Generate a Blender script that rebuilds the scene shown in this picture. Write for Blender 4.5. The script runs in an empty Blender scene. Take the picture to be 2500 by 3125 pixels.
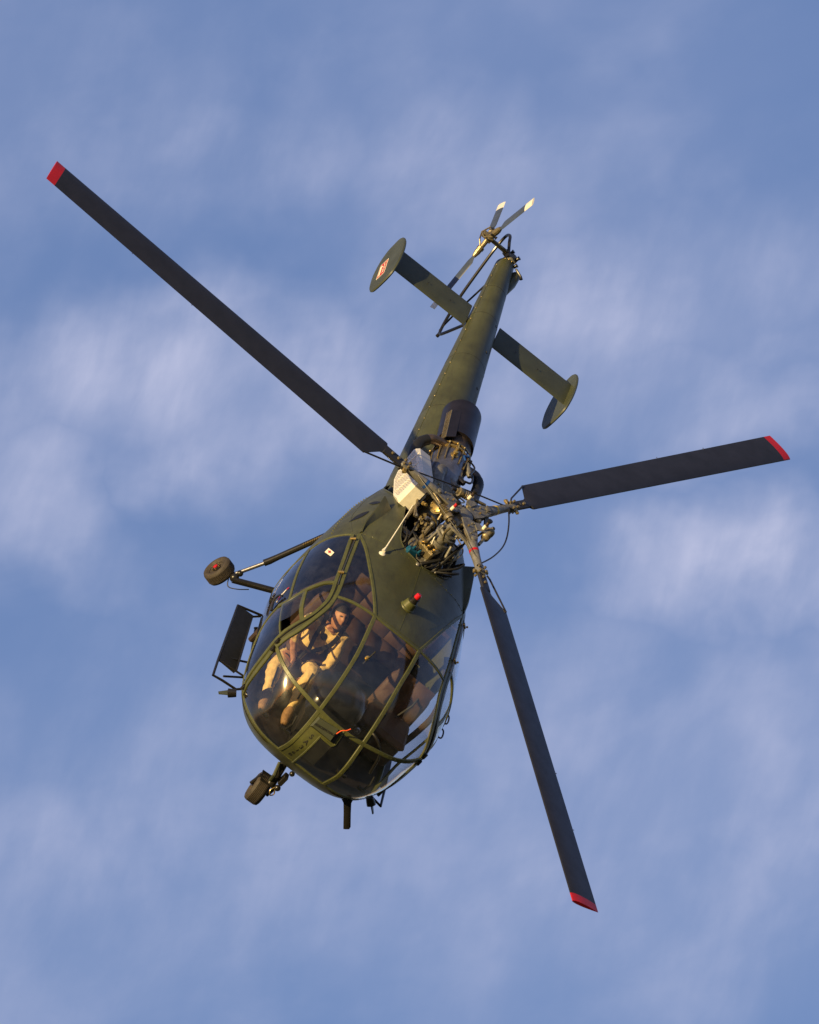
import bpy, math, random
import numpy as np
from mathutils import Vector, Matrix, Quaternion
from mathutils.geometry import delaunay_2d_cdt
random.seed(7); rng = np.random.default_rng(7)
scene = bpy.context.scene
C = scene.collection

# ---------------------------------------------------------------- camera, sky, sun
# RB: rows = picture right, picture up, towards the lens, written in helicopter axes (x nose, y port, z mast)
RB = np.array([[-0.133194, 0.766372, 0.628437], [-0.480542, -0.604504, 0.635337], [0.866798, -0.217367, 0.448791]])
DIST, OX, OY = 134.9418, 0.5525, -0.0472
ELEV = math.radians(25)
ce, se = math.cos(ELEV), math.sin(ELEV)
CAM = np.array([[1, 0, 0], [0, -se, -ce], [0, ce, -se]], float)      # columns: right, up, back
CAMLOC = np.array([0., 0., 1.7])
cam_data = bpy.data.cameras.new('camera'); cam = bpy.data.objects.new('camera', cam_data); C.objects.link(cam)
m4 = Matrix.Identity(4)
for i in range(3):
    for j in range(3): m4[i][j] = CAM[i][j]
    m4[i][3] = CAMLOC[i]
cam.matrix_world = m4
cam_data.sensor_fit = 'VERTICAL'; cam_data.sensor_height = 36; cam_data.lens = 40536.2 / 3125 * 36
cam_data.clip_start = 1; cam_data.clip_end = 40000
scene.camera = cam
# helicopter axes -> world
HR = CAM @ RB
HT = CAMLOC + CAM @ np.array([OX, OY, -DIST])
HM = Matrix.Identity(4)
for i in range(3):
    for j in range(3): HM[i][j] = HR[i][j]
    HM[i][3] = HT[i]
SUN_BODY = np.array([.46, -.86, .21]); SUN_BODY /= np.linalg.norm(SUN_BODY)
SW = Vector(HR @ SUN_BODY)
world = bpy.data.worlds.new('World'); scene.world = world; world.use_nodes = True
wn, wl = world.node_tree.nodes, world.node_tree.links
wn.clear()
def wnode(t, **k):
    n = wn.new(t)
    for a, b in k.items(): setattr(n, a, b)
    return n
out = wnode('ShaderNodeOutputWorld'); bg = wnode('ShaderNodeBackground'); bg.inputs[1].default_value = 0.14
sky = wnode('ShaderNodeTexSky', sky_type='NISHITA', sun_disc=False)
sky.sun_elevation = math.asin(SW.z); sky.sun_rotation = math.atan2(SW.x, SW.y)
sky.air_density = 1.3; sky.dust_density = .6; sky.ozone_density = 3.0; sky.altitude = 100
tc = wnode('ShaderNodeTexCoord'); G = tc.outputs['Generated']
R_, U_, F_v = Vector((1, 0, 0)), Vector((0, -se, ce)), Vector((0, ce, se))
def axes_euler(deg):
    c, s_ = math.cos(math.radians(deg)), math.sin(math.radians(deg)); e1 = R_ * c + U_ * s_; e2 = U_ * c - R_ * s_; e3 = e1.cross(e2)
    return Matrix((e1, e2, e3)).transposed().to_euler()
def mapped(loc, deg, scale):
    m = wnode('ShaderNodeMapping', vector_type='TEXTURE'); m.inputs['Location'].default_value = loc; m.inputs['Rotation'].default_value = axes_euler(deg); m.inputs['Scale'].default_value = scale
    wl.new(G, m.inputs['Vector']); return m.outputs[0]
def noise(vec, sc, det, ro, dis=0.0):
    n = wnode('ShaderNodeTexNoise'); n.inputs['Scale'].default_value = sc; n.inputs['Detail'].default_value = det; n.inputs['Roughness'].default_value = ro; n.inputs['Distortion'].default_value = dis
    wl.new(vec, n.inputs['Vector']); return n.outputs['Fac']
def rng_(x, a, b, c=0., d=1.):
    r = wnode('ShaderNodeMapRange', interpolation_type='SMOOTHSTEP'); wl.new(x, r.inputs[0])
    for i, v in enumerate((a, b, c, d)): r.inputs[i + 1].default_value = v
    return r.outputs[0]
def math_(op, x, y):
    m = wnode('ShaderNodeMath', operation=op)
    for i, v in enumerate((x, y)):
        if isinstance(v, (int, float)): m.inputs[i].default_value = v
        else: wl.new(v, m.inputs[i])
    return m.outputs[0]
# cloud banks: azimuth and height off the view axis (radians), half sizes, slant, strength
BANKS = [(-.0140, .0085, .023, .0062, -4, .80), (-.004, .0060, .014, .0050, -25, .55), (.0165, .0150, .019, .0080, 15, .60), (.0245, -.0045, .0115, .0055, -12, 1.0), (.0060, .026, .008, .006, -30, .45), (.012, .0255, .009, .004, 60, .3), (-.0270, -.0010, .008, .0040, -50, .55), (-.012, .0275, .012, .005, 15, .35), (.022, .008, .012, .0045, 5, .55), (-.008, -.019, .03, .012, 6, .34), (-.020, -.028, .024, .010, 10, .42), (.020, -.024, .022, .014, 0, .45), (.02, -.013, .012, .008, 30, .3), (-.026, .030, .014, .008, 0, .25)]
tot = None
warp = wnode('ShaderNodeTexNoise'); warp.inputs['Scale'].default_value = 90; warp.inputs['Detail'].default_value = 4; wl.new(G, warp.inputs['Vector'])
wsub = wnode('ShaderNodeVectorMath', operation='SUBTRACT'); wl.new(warp.outputs['Color'], wsub.inputs[0]); wsub.inputs[1].default_value = (.5, .5, .5)
wsc = wnode('ShaderNodeVectorMath', operation='SCALE'); wl.new(wsub.outputs[0], wsc.inputs[0]); wsc.inputs['Scale'].default_value = .017
wad = wnode('ShaderNodeVectorMath', operation='ADD'); wl.new(G, wad.inputs[0]); wl.new(wsc.outputs[0], wad.inputs[1])
for ax_, hy_, sx_, sy_, dg_, am_ in BANKS:
    c_ = (F_v + R_ * ax_ + U_ * hy_).normalized(); m = wnode('ShaderNodeMapping', vector_type='TEXTURE')
    m.inputs['Location'].default_value = c_; m.inputs['Rotation'].default_value = axes_euler(dg_); m.inputs['Scale'].default_value = (sx_ * 1.5, sy_ * 1.6, .1); wl.new(wad.outputs[0], m.inputs['Vector'])
    gt = wnode('ShaderNodeTexGradient', gradient_type='SPHERICAL'); wl.new(m.outputs[0], gt.inputs[0]); v_ = math_('MULTIPLY', rng_(gt.outputs['Fac'], 0, .85), am_)
    tot = v_ if tot is None else math_('MAXIMUM', tot, v_)
streak = noise(mapped((0, 0, 0), 66, (.0150, .0085, .012)), 1.0, 9, .54, .25)
soft = noise(mapped((.3, 0, 0), 15, (.045, .022, .03)), 1.0, 4, .5, .3)
wide = noise(mapped((.5, 0, 0), 20, (.014, .009, .012)), 1.0, 6, .5, .2)
fibre = noise(mapped((.7, .2, 0), 74, (.0085, .0026, .006)), 1.0, 6, .55, .2)
body = math_('MULTIPLY', rng_(math_('ADD', math_('MULTIPLY', streak, .6), math_('MULTIPLY', wide, .4)), .34, .68, .32, .95), rng_(fibre, .25, .80, .74, 1.12))
fac = math_('ADD', math_('MULTIPLY', tot, body), math_('MULTIPLY', rng_(soft, .30, .75), .13))
fac = math_('ADD', fac, math_('MULTIPLY', rng_(wide, .42, .75), .11))
fac = math_('ADD', fac, math_('MULTIPLY', rng_(streak, .48, .80), .06))
fac = math_('MINIMUM', math_('MAXIMUM', math_('ADD', fac, .03), 0.0), 1.0)
mx = wnode('ShaderNodeMix', data_type='RGBA'); mx.inputs[7].default_value = (2.75, 2.92, 4.00, 1); wl.new(fac, mx.inputs[0])
tint = wnode('ShaderNodeMix', data_type='RGBA', blend_type='MULTIPLY'); tint.inputs[0].default_value = 1; tint.inputs[7].default_value = (1.11, .915, 1.19, 1)
wl.new(sky.outputs[0], tint.inputs[6]); wl.new(tint.outputs[2], mx.inputs[6])
wl.new(mx.outputs[2], bg.inputs[0]); wl.new(bg.outputs[0], out.inputs[0])
sd = bpy.data.lights.new('sun', 'SUN'); sd.energy = 5.0; sd.angle = math.radians(.5); sd.color = (1.0, .73, .32)
so = bpy.data.objects.new('sun', sd); C.objects.link(so); so.rotation_euler = SW.to_track_quat('Z', 'Y').to_euler()
scene.view_settings.view_transform = 'Standard'; scene.view_settings.look = 'None'
scene.view_settings.exposure = .42; scene.view_settings.gamma = 1; scene.view_settings.use_curve_mapping = False
scene.render.resolution_x = 819; scene.render.resolution_y = 1024
scene.cycles.transparent_max_bounces = 24; scene.cycles.max_bounces = 10

# ---------------------------------------------------------------- materials
def mat(name, col, rough=.5, metal=0, noise=0, nscale=6, bump=0, bscale=60, spec=.5, col2=None, coat=0):
    m = bpy.data.materials.new(name); m.use_nodes = True
    nt = m.node_tree; b = nt.nodes['Principled BSDF']
    b.inputs['Base Color'].default_value = (*col, 1); b.inputs['Roughness'].default_value = rough
    b.inputs['Metallic'].default_value = metal; b.inputs['Specular IOR Level'].default_value = spec
    b.inputs['Coat Weight'].default_value = coat
    tcn = nt.nodes.new('ShaderNodeTexCoord')
    if noise or col2:
        nz = nt.nodes.new('ShaderNodeTexNoise'); nz.inputs['Scale'].default_value = nscale; nz.inputs['Detail'].default_value = 8
        nz.inputs['Roughness'].default_value = .6
        nt.links.new(tcn.outputs['Object'], nz.inputs['Vector'])
        cr = nt.nodes.new('ShaderNodeMapRange'); cr.inputs[1].default_value = .3; cr.inputs[2].default_value = .7
        nt.links.new(nz.outputs['Fac'], cr.inputs[0])
        mxx = nt.nodes.new('ShaderNodeMix'); mxx.data_type = 'RGBA'
        c2 = col2 if col2 else tuple(c * (1 - noise) for c in col)
        mxx.inputs[6].default_value = (*[c * (1 + noise * .6) for c in col], 1); mxx.inputs[7].default_value = (*c2, 1)
        nt.links.new(cr.outputs[0], mxx.inputs[0]); nt.links.new(mxx.outputs[2], b.inputs['Base Color'])
        rr = nt.nodes.new('ShaderNodeMapRange'); rr.inputs[3].default_value = max(.03, rough - .12); rr.inputs[4].default_value = min(1, rough + .12)
        nt.links.new(nz.outputs['Fac'], rr.inputs[0]); nt.links.new(rr.outputs[0], b.inputs['Roughness'])
    if bump:
        nb = nt.nodes.new('ShaderNodeTexNoise'); nb.inputs['Scale'].default_value = bscale; nb.inputs['Detail'].default_value = 5
        nt.links.new(tcn.outputs['Object'], nb.inputs['Vector'])
        bp = nt.nodes.new('ShaderNodeBump'); bp.inputs['Strength'].default_value = bump; bp.inputs['Distance'].default_value = .01
        nt.links.new(nb.outputs['Fac'], bp.inputs['Height']); nt.links.new(bp.outputs[0], b.inputs['Normal'])
    return m
M = {}
M['olive'] = mat('olive paint', (.060, .065, .030), .40, noise=.35, nscale=3.5, bump=.12, bscale=5, spec=.5)
def worn(m, tone=.55, soot=False):
    nt = m.node_tree; b = nt.nodes['Principled BSDF']; base = b.inputs['Base Color'].links[0].from_socket
    tcn = nt.nodes.new('ShaderNodeTexCoord'); mpn = nt.nodes.new('ShaderNodeMapping'); mpn.inputs['Scale'].default_value = (3, 16, 9); nt.links.new(tcn.outputs['Object'], mpn.inputs[0])
    nz = nt.nodes.new('ShaderNodeTexNoise'); nz.inputs['Scale'].default_value = 1.6; nz.inputs['Detail'].default_value = 9; nz.inputs['Roughness'].default_value = .68; nt.links.new(mpn.outputs[0], nz.inputs['Vector'])
    r = nt.nodes.new('ShaderNodeMapRange'); r.inputs[1].default_value = .52; r.inputs[2].default_value = .72; r.inputs[4].default_value = .6; nt.links.new(nz.outputs['Fac'], r.inputs[0])
    mxx = nt.nodes.new('ShaderNodeMix'); mxx.data_type = 'RGBA'; mxx.inputs[7].default_value = (.030, .028, .016, 1); nt.links.new(r.outputs[0], mxx.inputs[0]); nt.links.new(base, mxx.inputs[6])
    n2_ = nt.nodes.new('ShaderNodeTexNoise'); n2_.inputs['Scale'].default_value = 34; n2_.inputs['Detail'].default_value = 6; nt.links.new(tcn.outputs['Object'], n2_.inputs['Vector'])
    r2_ = nt.nodes.new('ShaderNodeMapRange'); r2_.inputs[1].default_value = .68; r2_.inputs[2].default_value = .74; r2_.inputs[4].default_value = .5; nt.links.new(n2_.outputs['Fac'], r2_.inputs[0])
    m2 = nt.nodes.new('ShaderNodeMix'); m2.data_type = 'RGBA'; m2.inputs[7].default_value = (.12, .12, .07, 1); nt.links.new(r2_.outputs[0], m2.inputs[0]); nt.links.new(mxx.outputs[2], m2.inputs[6]); nt.links.new(m2.outputs[2], b.inputs['Base Color'])
worn(M['olive'])
M['olive2'] = mat('olive frame paint', (.078, .084, .026), .42, noise=.25, nscale=14)
M['green_grey'] = mat('grey green paint', (.052, .060, .036), .45, noise=.25, nscale=4, bump=.06, bscale=9)
M['blade'] = mat('dark blade paint', (.016, .016, .021), .42, noise=.3, nscale=5)
M['tailblade'] = mat('grey blue tail blade paint', (.05, .065, .10), .35, noise=.2, nscale=9)
M['red'] = mat('red paint', (.40, .008, .010), .35, noise=.15)
M['white'] = mat('white paint', (.72, .70, .64), .35, noise=.12, nscale=20)
M['black'] = mat('black rubber', (.012, .012, .012), .45, noise=.3, nscale=20)
M['black_metal'] = mat('black enamel', (.016, .015, .014), .28, noise=.25, nscale=12)
M['tyre'] = mat('tyre rubber', (.045, .036, .028), .7, noise=.4, nscale=25, bump=.2)
M['steel'] = mat('bare steel', (.40, .40, .42), .32, metal=.9, noise=.35, nscale=14, bump=.12, bscale=30)
M['grey'] = mat('grey cast metal', (.20, .195, .18), .42, metal=.35, noise=.4, nscale=18, bump=.25, bscale=40)
M['drab'] = mat('oily drab metal', (.24, .20, .12), .38, metal=.5, noise=.5, nscale=25, bump=.3, bscale=50)
M['gold'] = mat('cadmium gold metal', (.50, .36, .13), .32, metal=.75, noise=.35, nscale=30)
M['heat'] = mat('heat browned steel', (.16, .11, .075), .42, metal=.7, noise=.5, nscale=11, col2=(.075, .065, .065), bump=.15, bscale=25)
M['exhaust'] = mat('dark burnished exhaust', (.026, .022, .027), .36, metal=.5, noise=.35, nscale=5)
M['brown'] = mat('brown quilted leather', (.070, .035, .020), .7, noise=.25, nscale=8, bump=.35, bscale=16)
M['brown_dark'] = mat('dark brown leather', (.034, .019, .013), .6, noise=.3, nscale=9, bump=.3, bscale=16)
M['floor'] = mat('dark cabin floor', (.022, .016, .014), .6, noise=.4, nscale=7)
M['suit'] = mat('tan flight suit', (.66, .46, .17), .85, noise=.25, nscale=12, bump=1.0, bscale=22)
M['skin'] = mat('skin', (.44, .21, .11), .55, noise=.12, nscale=30)
M['boot'] = mat('tan boots', (.27, .15, .06), .7, noise=.4, nscale=30, bump=.5)
M['hair'] = mat('dark hair', (.02, .014, .01), .6, noise=.3, nscale=60)
M['blue'] = mat('blue hydraulic block', (.010, .085, .17), .35, noise=.4, nscale=40)
M['bluepaint'] = mat('blue band', (.01, .06, .25), .4)
M['yellow'] = mat('yellow band', (.6, .42, .03), .4)
M['orange'] = mat('orange ribbon', (.8, .10, .02), .6)
M['flat_black'] = mat('flat black', (.008, .008, .008), .6)  # lettering and belts; on front rods and hoses it stands for cavity shade
M['whiteflat'] = mat('white print', (.78, .72, .60), .6)
M['redflat'] = mat('red print', (.42, .008, .02), .6)
M['mesh'] = None
# perforated intake screen: round holes of a metal sheet
def perforated():
    m = mat('perforated white sheet', (.74, .71, .64), .4)
    nt = m.node_tree; b = nt.nodes['Principled BSDF']
    tcn = nt.nodes.new('ShaderNodeTexCoord'); sp_ = nt.nodes.new('ShaderNodeSeparateXYZ'); nt.links.new(tcn.outputs['Object'], sp_.inputs[0])
    def mm(op, x, y=None):
        q = nt.nodes.new('ShaderNodeMath'); q.operation = op
        for i, v in enumerate((x, y)):
            if v is None: continue
            if isinstance(v, (int, float)): q.inputs[i].default_value = v
            else: nt.links.new(v, q.inputs[i])
        return q.outputs[0]
    kx = mm('SINE', mm('MULTIPLY', mm('ADD', sp_.outputs['X'], mm('MULTIPLY', sp_.outputs['Z'], .15)), 190)); kz = mm('SINE', mm('MULTIPLY', sp_.outputs['Z'], 205))
    lt = nt.nodes.new('ShaderNodeMath'); lt.operation = 'GREATER_THAN'; lt.inputs[1].default_value = .16
    nt.links.new(mm('MULTIPLY', kx, kz), lt.inputs[0])
    mxx = nt.nodes.new('ShaderNodeMix'); mxx.data_type = 'RGBA'; mxx.inputs[6].default_value = (.74, .71, .64, 1); mxx.inputs[7].default_value = (.015, .013, .01, 1)
    nt.links.new(lt.outputs[0], mxx.inputs[0]); nt.links.new(mxx.outputs[2], b.inputs['Base Color'])
    return m
M['perf'] = perforated()
def glassmat(name, tint=(.95, .95, .95), haze=.020, edge=1.6):
    m = bpy.data.materials.new(name); m.use_nodes = True
    nt = m.node_tree; nt.nodes.clear(); N = nt.nodes.new; Lk = nt.links.new
    o = N('ShaderNodeOutputMaterial'); tr = N('ShaderNodeBsdfTransparent'); tr.inputs[0].default_value = (*tint, 1)
    gl = N('ShaderNodeBsdfGlossy'); gl.inputs['Roughness'].default_value = .075; gl.inputs[0].default_value = (1, 1, 1, 1)
    g2 = N('ShaderNodeBsdfGlossy'); g2.inputs['Roughness'].default_value = .20; g2.inputs[0].default_value = (1, 1, 1, 1)
    df = N('ShaderNodeBsdfDiffuse'); df.inputs[0].default_value = (.6, .6, .62, 1)
    fr = N('ShaderNodeFresnel'); ge = N('ShaderNodeNewGeometry'); io = N('ShaderNodeMapRange'); io.inputs[3].default_value = 1.5; io.inputs[4].default_value = 1 / 1.5; Lk(ge.outputs['Backfacing'], io.inputs[0]); Lk(io.outputs[0], fr.inputs[0])
    k = N('ShaderNodeMath'); k.operation = 'MULTIPLY'; k.inputs[1].default_value = edge; k.use_clamp = True
    a = N('ShaderNodeMixShader'); b = N('ShaderNodeMixShader'); c = N('ShaderNodeMixShader'); b.inputs[0].default_value = .5
    # smears of dust on the plexiglass
    tcn = N('ShaderNodeTexCoord'); nz = N('ShaderNodeTexNoise'); nz.inputs['Scale'].default_value = 5; nz.inputs['Detail'].default_value = 6; nz.inputs['Distortion'].default_value = 1.2
    rg = N('ShaderNodeMapRange'); rg.inputs[1].default_value = .35; rg.inputs[2].default_value = .75; rg.inputs[3].default_value = haze * .25; rg.inputs[4].default_value = haze * 2.2
    Lk(tcn.outputs['Object'], nz.inputs['Vector']); Lk(nz.outputs['Fac'], rg.inputs[0])
    Lk(fr.outputs[0], k.inputs[0]); Lk(df.outputs[0], b.inputs[1]); Lk(g2.outputs[0], b.inputs[2])
    Lk(rg.outputs[0], c.inputs[0]); Lk(tr.outputs[0], c.inputs[1]); Lk(b.outputs[0], c.inputs[2])
    Lk(k.outputs[0], a.inputs[0]); Lk(c.outputs[0], a.inputs[1]); Lk(gl.outputs[0], a.inputs[2]); Lk(a.outputs[0], o.inputs[0])
    return m
M['glass'] = glassmat('plexiglass')
M['ground'] = mat('grass ground', (.06, .07, .03), .9, noise=.5, nscale=.02)

# ---------------------------------------------------------------- mesh helpers
V = lambda *a: np.array(a, float)
def unit(v):
    v = np.asarray(v, float); return v / (np.linalg.norm(v) + 1e-12)
def frame_of(d):
    d = unit(d); a = V(0, 0, 1) if abs(d[2]) < .9 else V(1, 0, 0)
    u = unit(np.cross(a, d)); return u, np.cross(d, u), d
class MB:
    def __init__(s): s.v = []; s.f = []
    def add(s, vs, fs):
        o = len(s.v); s.v += [tuple(map(float, p)) for p in vs]; s.f += [tuple(i + o for i in f) for f in fs]; return s
    def tube(s, path, r, n=10, cap=True):
        P = [np.asarray(p, float) for p in path]; k = len(P)
        rr = [r] * k if np.isscalar(r) else list(r)
        T = [unit(P[min(i + 1, k - 1)] - P[max(i - 1, 0)]) for i in range(k)]
        u, w, _ = frame_of(T[0]); vs = []
        for i in range(k):
            u = unit(u - T[i] * (u @ T[i])); w = np.cross(T[i], u)
            for j in range(n):
                a = 2 * math.pi * j / n; vs.append(P[i] + rr[i] * (math.cos(a) * u + math.sin(a) * w))
        fs = [(i * n + j, i * n + (j + 1) % n, (i + 1) * n + (j + 1) % n, (i + 1) * n + j) for i in range(k - 1) for j in range(n)]
        if cap: fs += [tuple(range(n))[::-1], tuple((k - 1) * n + j for j in range(n))]
        return s.add(vs, fs)
    def lathe(s, o, d, prof, n=28):            # prof: (distance along d, radius)
        o = np.asarray(o, float); u, w, d = frame_of(d); vs = []
        for h, r in prof:
            for j in range(n):
                a = 2 * math.pi * j / n; vs.append(o + d * h + r * (math.cos(a) * u + math.sin(a) * w))
        k = len(prof)
        fs = [(i * n + j, i * n + (j + 1) % n, (i + 1) * n + (j + 1) % n, (i + 1) * n + j) for i in range(k - 1) for j in range(n)]
        if prof[0][1] > 1e-4: fs.append(tuple(range(n))[::-1])
        if prof[-1][1] > 1e-4: fs.append(tuple((k - 1) * n + j for j in range(n)))
        return s.add(vs, fs)
    def box(s, c, sx, sy, sz, ax=None, bev=.12):
        c = np.asarray(c, float); A = np.eye(3) if ax is None else np.array(ax)
        b = bev * min(sx, sy, sz); vs = []; H = (sx / 2, sy / 2, sz / 2)
        idx = {}
        for i in (-1, 1):
            for j in (-1, 1):
                for k in (-1, 1):
                    for e in range(3):
                        q = [H[0] - b, H[1] - b, H[2] - b]; q[e] = H[e]
                        idx[(i, j, k, e)] = len(vs); p = V(i * q[0], j * q[1], k * q[2]); vs.append(c + A.T @ p)
        I = lambda i, j, k, e: idx[(i, j, k, e)]
        fs = []
        for s1 in (-1, 1):
            fs += [(I(s1, -1, -1, 0), I(s1, 1, -1, 0), I(s1, 1, 1, 0), I(s1, -1, 1, 0)), (I(-1, s1, -1, 1), I(1, s1, -1, 1), I(1, s1, 1, 1), I(-1, s1, 1, 1)),
                   (I(-1, -1, s1, 2), I(1, -1, s1, 2), I(1, 1, s1, 2), I(-1, 1, s1, 2))]
            for s2 in (-1, 1):
                fs += [(I(s1, s2, -1, 0), I(s1, s2, 1, 0), I(s1, s2, 1, 1), I(s1, s2, -1, 1)), (I(s1, -1, s2, 0), I(s1, 1, s2, 0), I(s1, 1, s2, 2), I(s1, -1, s2, 2)),
                       (I(-1, s1, s2, 1), I(1, s1, s2, 1), I(1, s1, s2, 2), I(-1, s1, s2, 2))]
                for s3 in (-1, 1): fs.append((I(s1, s2, s3, 0), I(s1, s2, s3, 1), I(s1, s2, s3, 2)))
        return s.add(vs, fs)
    def prism(s, poly, off):                    # planar outline extruded by vector off
        P = [np.asarray(p, float) for p in poly]; n = len(P); off = np.asarray(off, float)
        vs = P + [p + off for p in P]
        return s.add(vs, [tuple(range(n))[::-1], tuple(range(n, 2 * n))] + [(i, (i + 1) % n, n + (i + 1) % n, n + i) for i in range(n)])
    def sphere(s, c, r, n=14, m=9, sc=(1, 1, 1), ax=None):
        A = np.eye(3) if ax is None else np.array(ax); c = np.asarray(c, float); vs = []
        for i in range(m + 1):
            p = math.pi * i / m
            for j in range(n):
                a = 2 * math.pi * j / n
                vs.append(c + A.T @ (r * V(math.sin(p) * math.cos(a) * sc[0], math.sin(p) * math.sin(a) * sc[1], math.cos(p) * sc[2])))
        return s.add(vs, [(i * n + j, i * n + (j + 1) % n, (i + 1) * n + (j + 1) % n, (i + 1) * n + j) for i in range(m) for j in range(n)])
def obj(name, mb, material, parent, smooth=True, ang=35, fix=True):
    me = bpy.data.meshes.new(name)
    me.from_pydata(mb.v, [], mb.f)
    import bmesh
    if fix:
        bm = bmesh.new(); bm.from_mesh(me); bmesh.ops.remove_doubles(bm, verts=bm.verts, dist=1e-5)
        bmesh.ops.recalc_face_normals(bm, faces=bm.faces); bm.to_mesh(me); bm.free()
    if smooth: me.shade_smooth(); me.set_sharp_from_angle(angle=math.radians(ang))
    me.materials.append(material)
    o = bpy.data.objects.new(name, me); C.objects.link(o)
    if parent is not None: o.parent = parent
    return o
def spl3(P, n=8):                               # Catmull-Rom through points
    P = [np.asarray(p, float) for p in P]; Q = [2 * P[0] - P[1]] + P + [2 * P[-1] - P[-2]]; out = []
    for i in range(1, len(Q) - 2):
        for j in range(n):
            t = j / n; a, b, c, d = Q[i - 1:i + 3]
            out.append(.5 * ((2 * b) + (c - a) * t + (2 * a - 5 * b + 4 * c - d) * t * t + (3 * b - a - 3 * c + d) * t ** 3))
    return out + [P[-1]]

# ---------------------------------------------------------------- ground far below
g = MB(); ng = 96
g.add([(0, 0, 0)] + [(9000 * math.cos(2 * math.pi * i / ng), 9000 * math.sin(2 * math.pi * i / ng), 0) for i in range(ng)],
      [(0, i + 1, (i + 1) % ng + 1) for i in range(ng)])
gr = obj('ground', g, M['ground'], None, fix=False); gr['kind'] = 'structure'

# ---------------------------------------------------------------- the helicopter
heli = bpy.data.objects.new('helicopter', None); C.objects.link(heli); heli.matrix_world = HM
heli['label'] = 'olive green military helicopter with glazed bubble nose banking steeply against the sky'; heli['category'] = 'helicopter'
H = heli
# hull shape: nose coordinate, section knots fitted to the airframe
HPv = [2.6833, -1.7406, -1.4944, -1.1815, -0.9014, -0.7204, -0.6591, -0.5766, -0.5710, -0.6628, -0.7506, -2.0018, -2.2916, -2.4536, -2.4995, -2.4722, -2.3751, -2.1894, -1.9535, -1.7101, 0.5181, 0.7992, 1.0025, 1.0456, 1.0455, 0.9219, 0.7608, 0.5817, 0.3746, -1.8031, -1.6311, -1.4753, -1.4476, -1.4924, -1.4503, -1.3591, -1.3398, -1.2950, 2.1051, 2.0739, 2.1782, 2.1803, 2.1880, 2.1600, 2.2100, 2.2250, 2.0688, 2.0627, 2.3126, 2.4091, 3.0755, 2.6552, 2.2519, 2.2442, 2.3208, 2.3062, 2.3028, 2.2989]
L_ = 4.4
XO = np.array([0, .12, .4, .85, 1.4, 2.0, 2.7, 3.3, 3.9, 4.4]); SK = np.sqrt(XO / L_); KN = 10
xn, zn = HPv[0], HPv[1]
KZT = np.r_[zn, HPv[2:11]]; KZB = np.r_[zn, HPv[11:20]]; KW = np.r_[0, HPv[20:29]]; KZM = np.r_[zn, HPv[29:38]]; KNU = np.array(HPv[38:48]); KNL = np.array(HPv[48:58])
def spline_coef(ys):
    n = KN; h = np.diff(SK); A = np.zeros((n, n)); b = np.zeros(n); A[0, 0] = A[-1, -1] = 1
    for i in range(1, n - 1):
        A[i, i - 1] = h[i - 1]; A[i, i] = 2 * (h[i - 1] + h[i]); A[i, i + 1] = h[i]; b[i] = 3 * ((ys[i + 1] - ys[i]) / h[i] - (ys[i] - ys[i - 1]) / h[i - 1])
    c = np.linalg.solve(A, b); return ys, (ys[1:] - ys[:-1]) / h - h * (2 * c[:-1] + c[1:]) / 3, c, (c[1:] - c[:-1]) / (3 * h)
COEF = [spline_coef(a) for a in (KZT, KZB, KW, KZM, KNU, KNL)]
def at_s(s):
    s = np.asarray(s, float); k = np.clip(np.searchsorted(SK, s) - 1, 0, KN - 2); t = s - SK[k]
    return [y[k] + b[k] * t + c[k] * t * t + d[k] * t ** 3 for y, b, c, d in COEF]
def hull_pt(s, t):
    zt, zb, w, zm, nu, nl = at_s(s); c, sn = np.cos(t), np.sin(t); n = np.where(sn > 0, nu, nl)
    y = w * np.sign(c) * np.abs(c) ** (2 / n); h = np.where(sn > 0, zt - zm, zm - zb)
    return np.stack([xn - L_ * s * s + 0 * c, y, zm + h * np.sign(sn) * np.abs(sn) ** (2 / n)], -1)
def to_chart(X):
    X = np.asarray(X, float); s = np.sqrt(np.clip((xn - X[..., 0]) / L_, 1e-9, 1.1)); zt, zb, w, zm, nu, nl = at_s(s)
    up = X[..., 2] > zm; n = np.where(up, nu, nl); h = np.where(up, zt - zm, zm - zb)
    a = np.sign(X[..., 1]) * np.abs(X[..., 1] / np.maximum(w, 1e-6)) ** (n / 2); b = np.where(up, 1, -1) * np.abs((X[..., 2] - zm) / np.maximum(h, 1e-6)) ** (n / 2)
    r = np.hypot(a, b); return np.stack([s * a / r, s * b / r], -1)
def from_chart(c): 
    c = np.asarray(c, float); return hull_pt(np.clip(np.hypot(c[..., 0], c[..., 1]), 1e-4, 1.04), np.arctan2(c[..., 1], c[..., 0]))
def himp(X):
    s = np.sqrt(np.clip((xn - X[..., 0]) / L_, 1e-6, 1.1)); zt, zb, w, zm, nu, nl = at_s(s)
    up = X[..., 2] > zm; n = np.where(up, nu, nl); h = np.where(up, zt - zm, zm - zb)
    r = (np.abs(X[..., 1] / np.maximum(w, 1e-6)) ** n + np.abs((X[..., 2] - zm) / np.maximum(h, 1e-6)) ** n + 1e-12) ** (1 / n)
    return (r - 1) * np.hypot(X[..., 1], X[..., 2] - zm) / np.maximum(r, 1e-3)
def snap(X):
    X = np.array(X, float)
    for it in range(8):
        f = himp(X); g = np.stack([(himp(X + e) - himp(X - e)) / 2e-4 for e in np.eye(3) * 1e-4], -1)
        st = (f / np.maximum(np.sum(g * g, -1), 1e-6))[..., None] * g; ln = np.linalg.norm(st, axis=-1, keepdims=True)
        X = X - st * np.minimum(1, .05 / np.maximum(ln, 1e-9)); X[..., 0] = np.minimum(X[..., 0], xn - 2e-4)
    return from_chart(to_chart(X))
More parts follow.
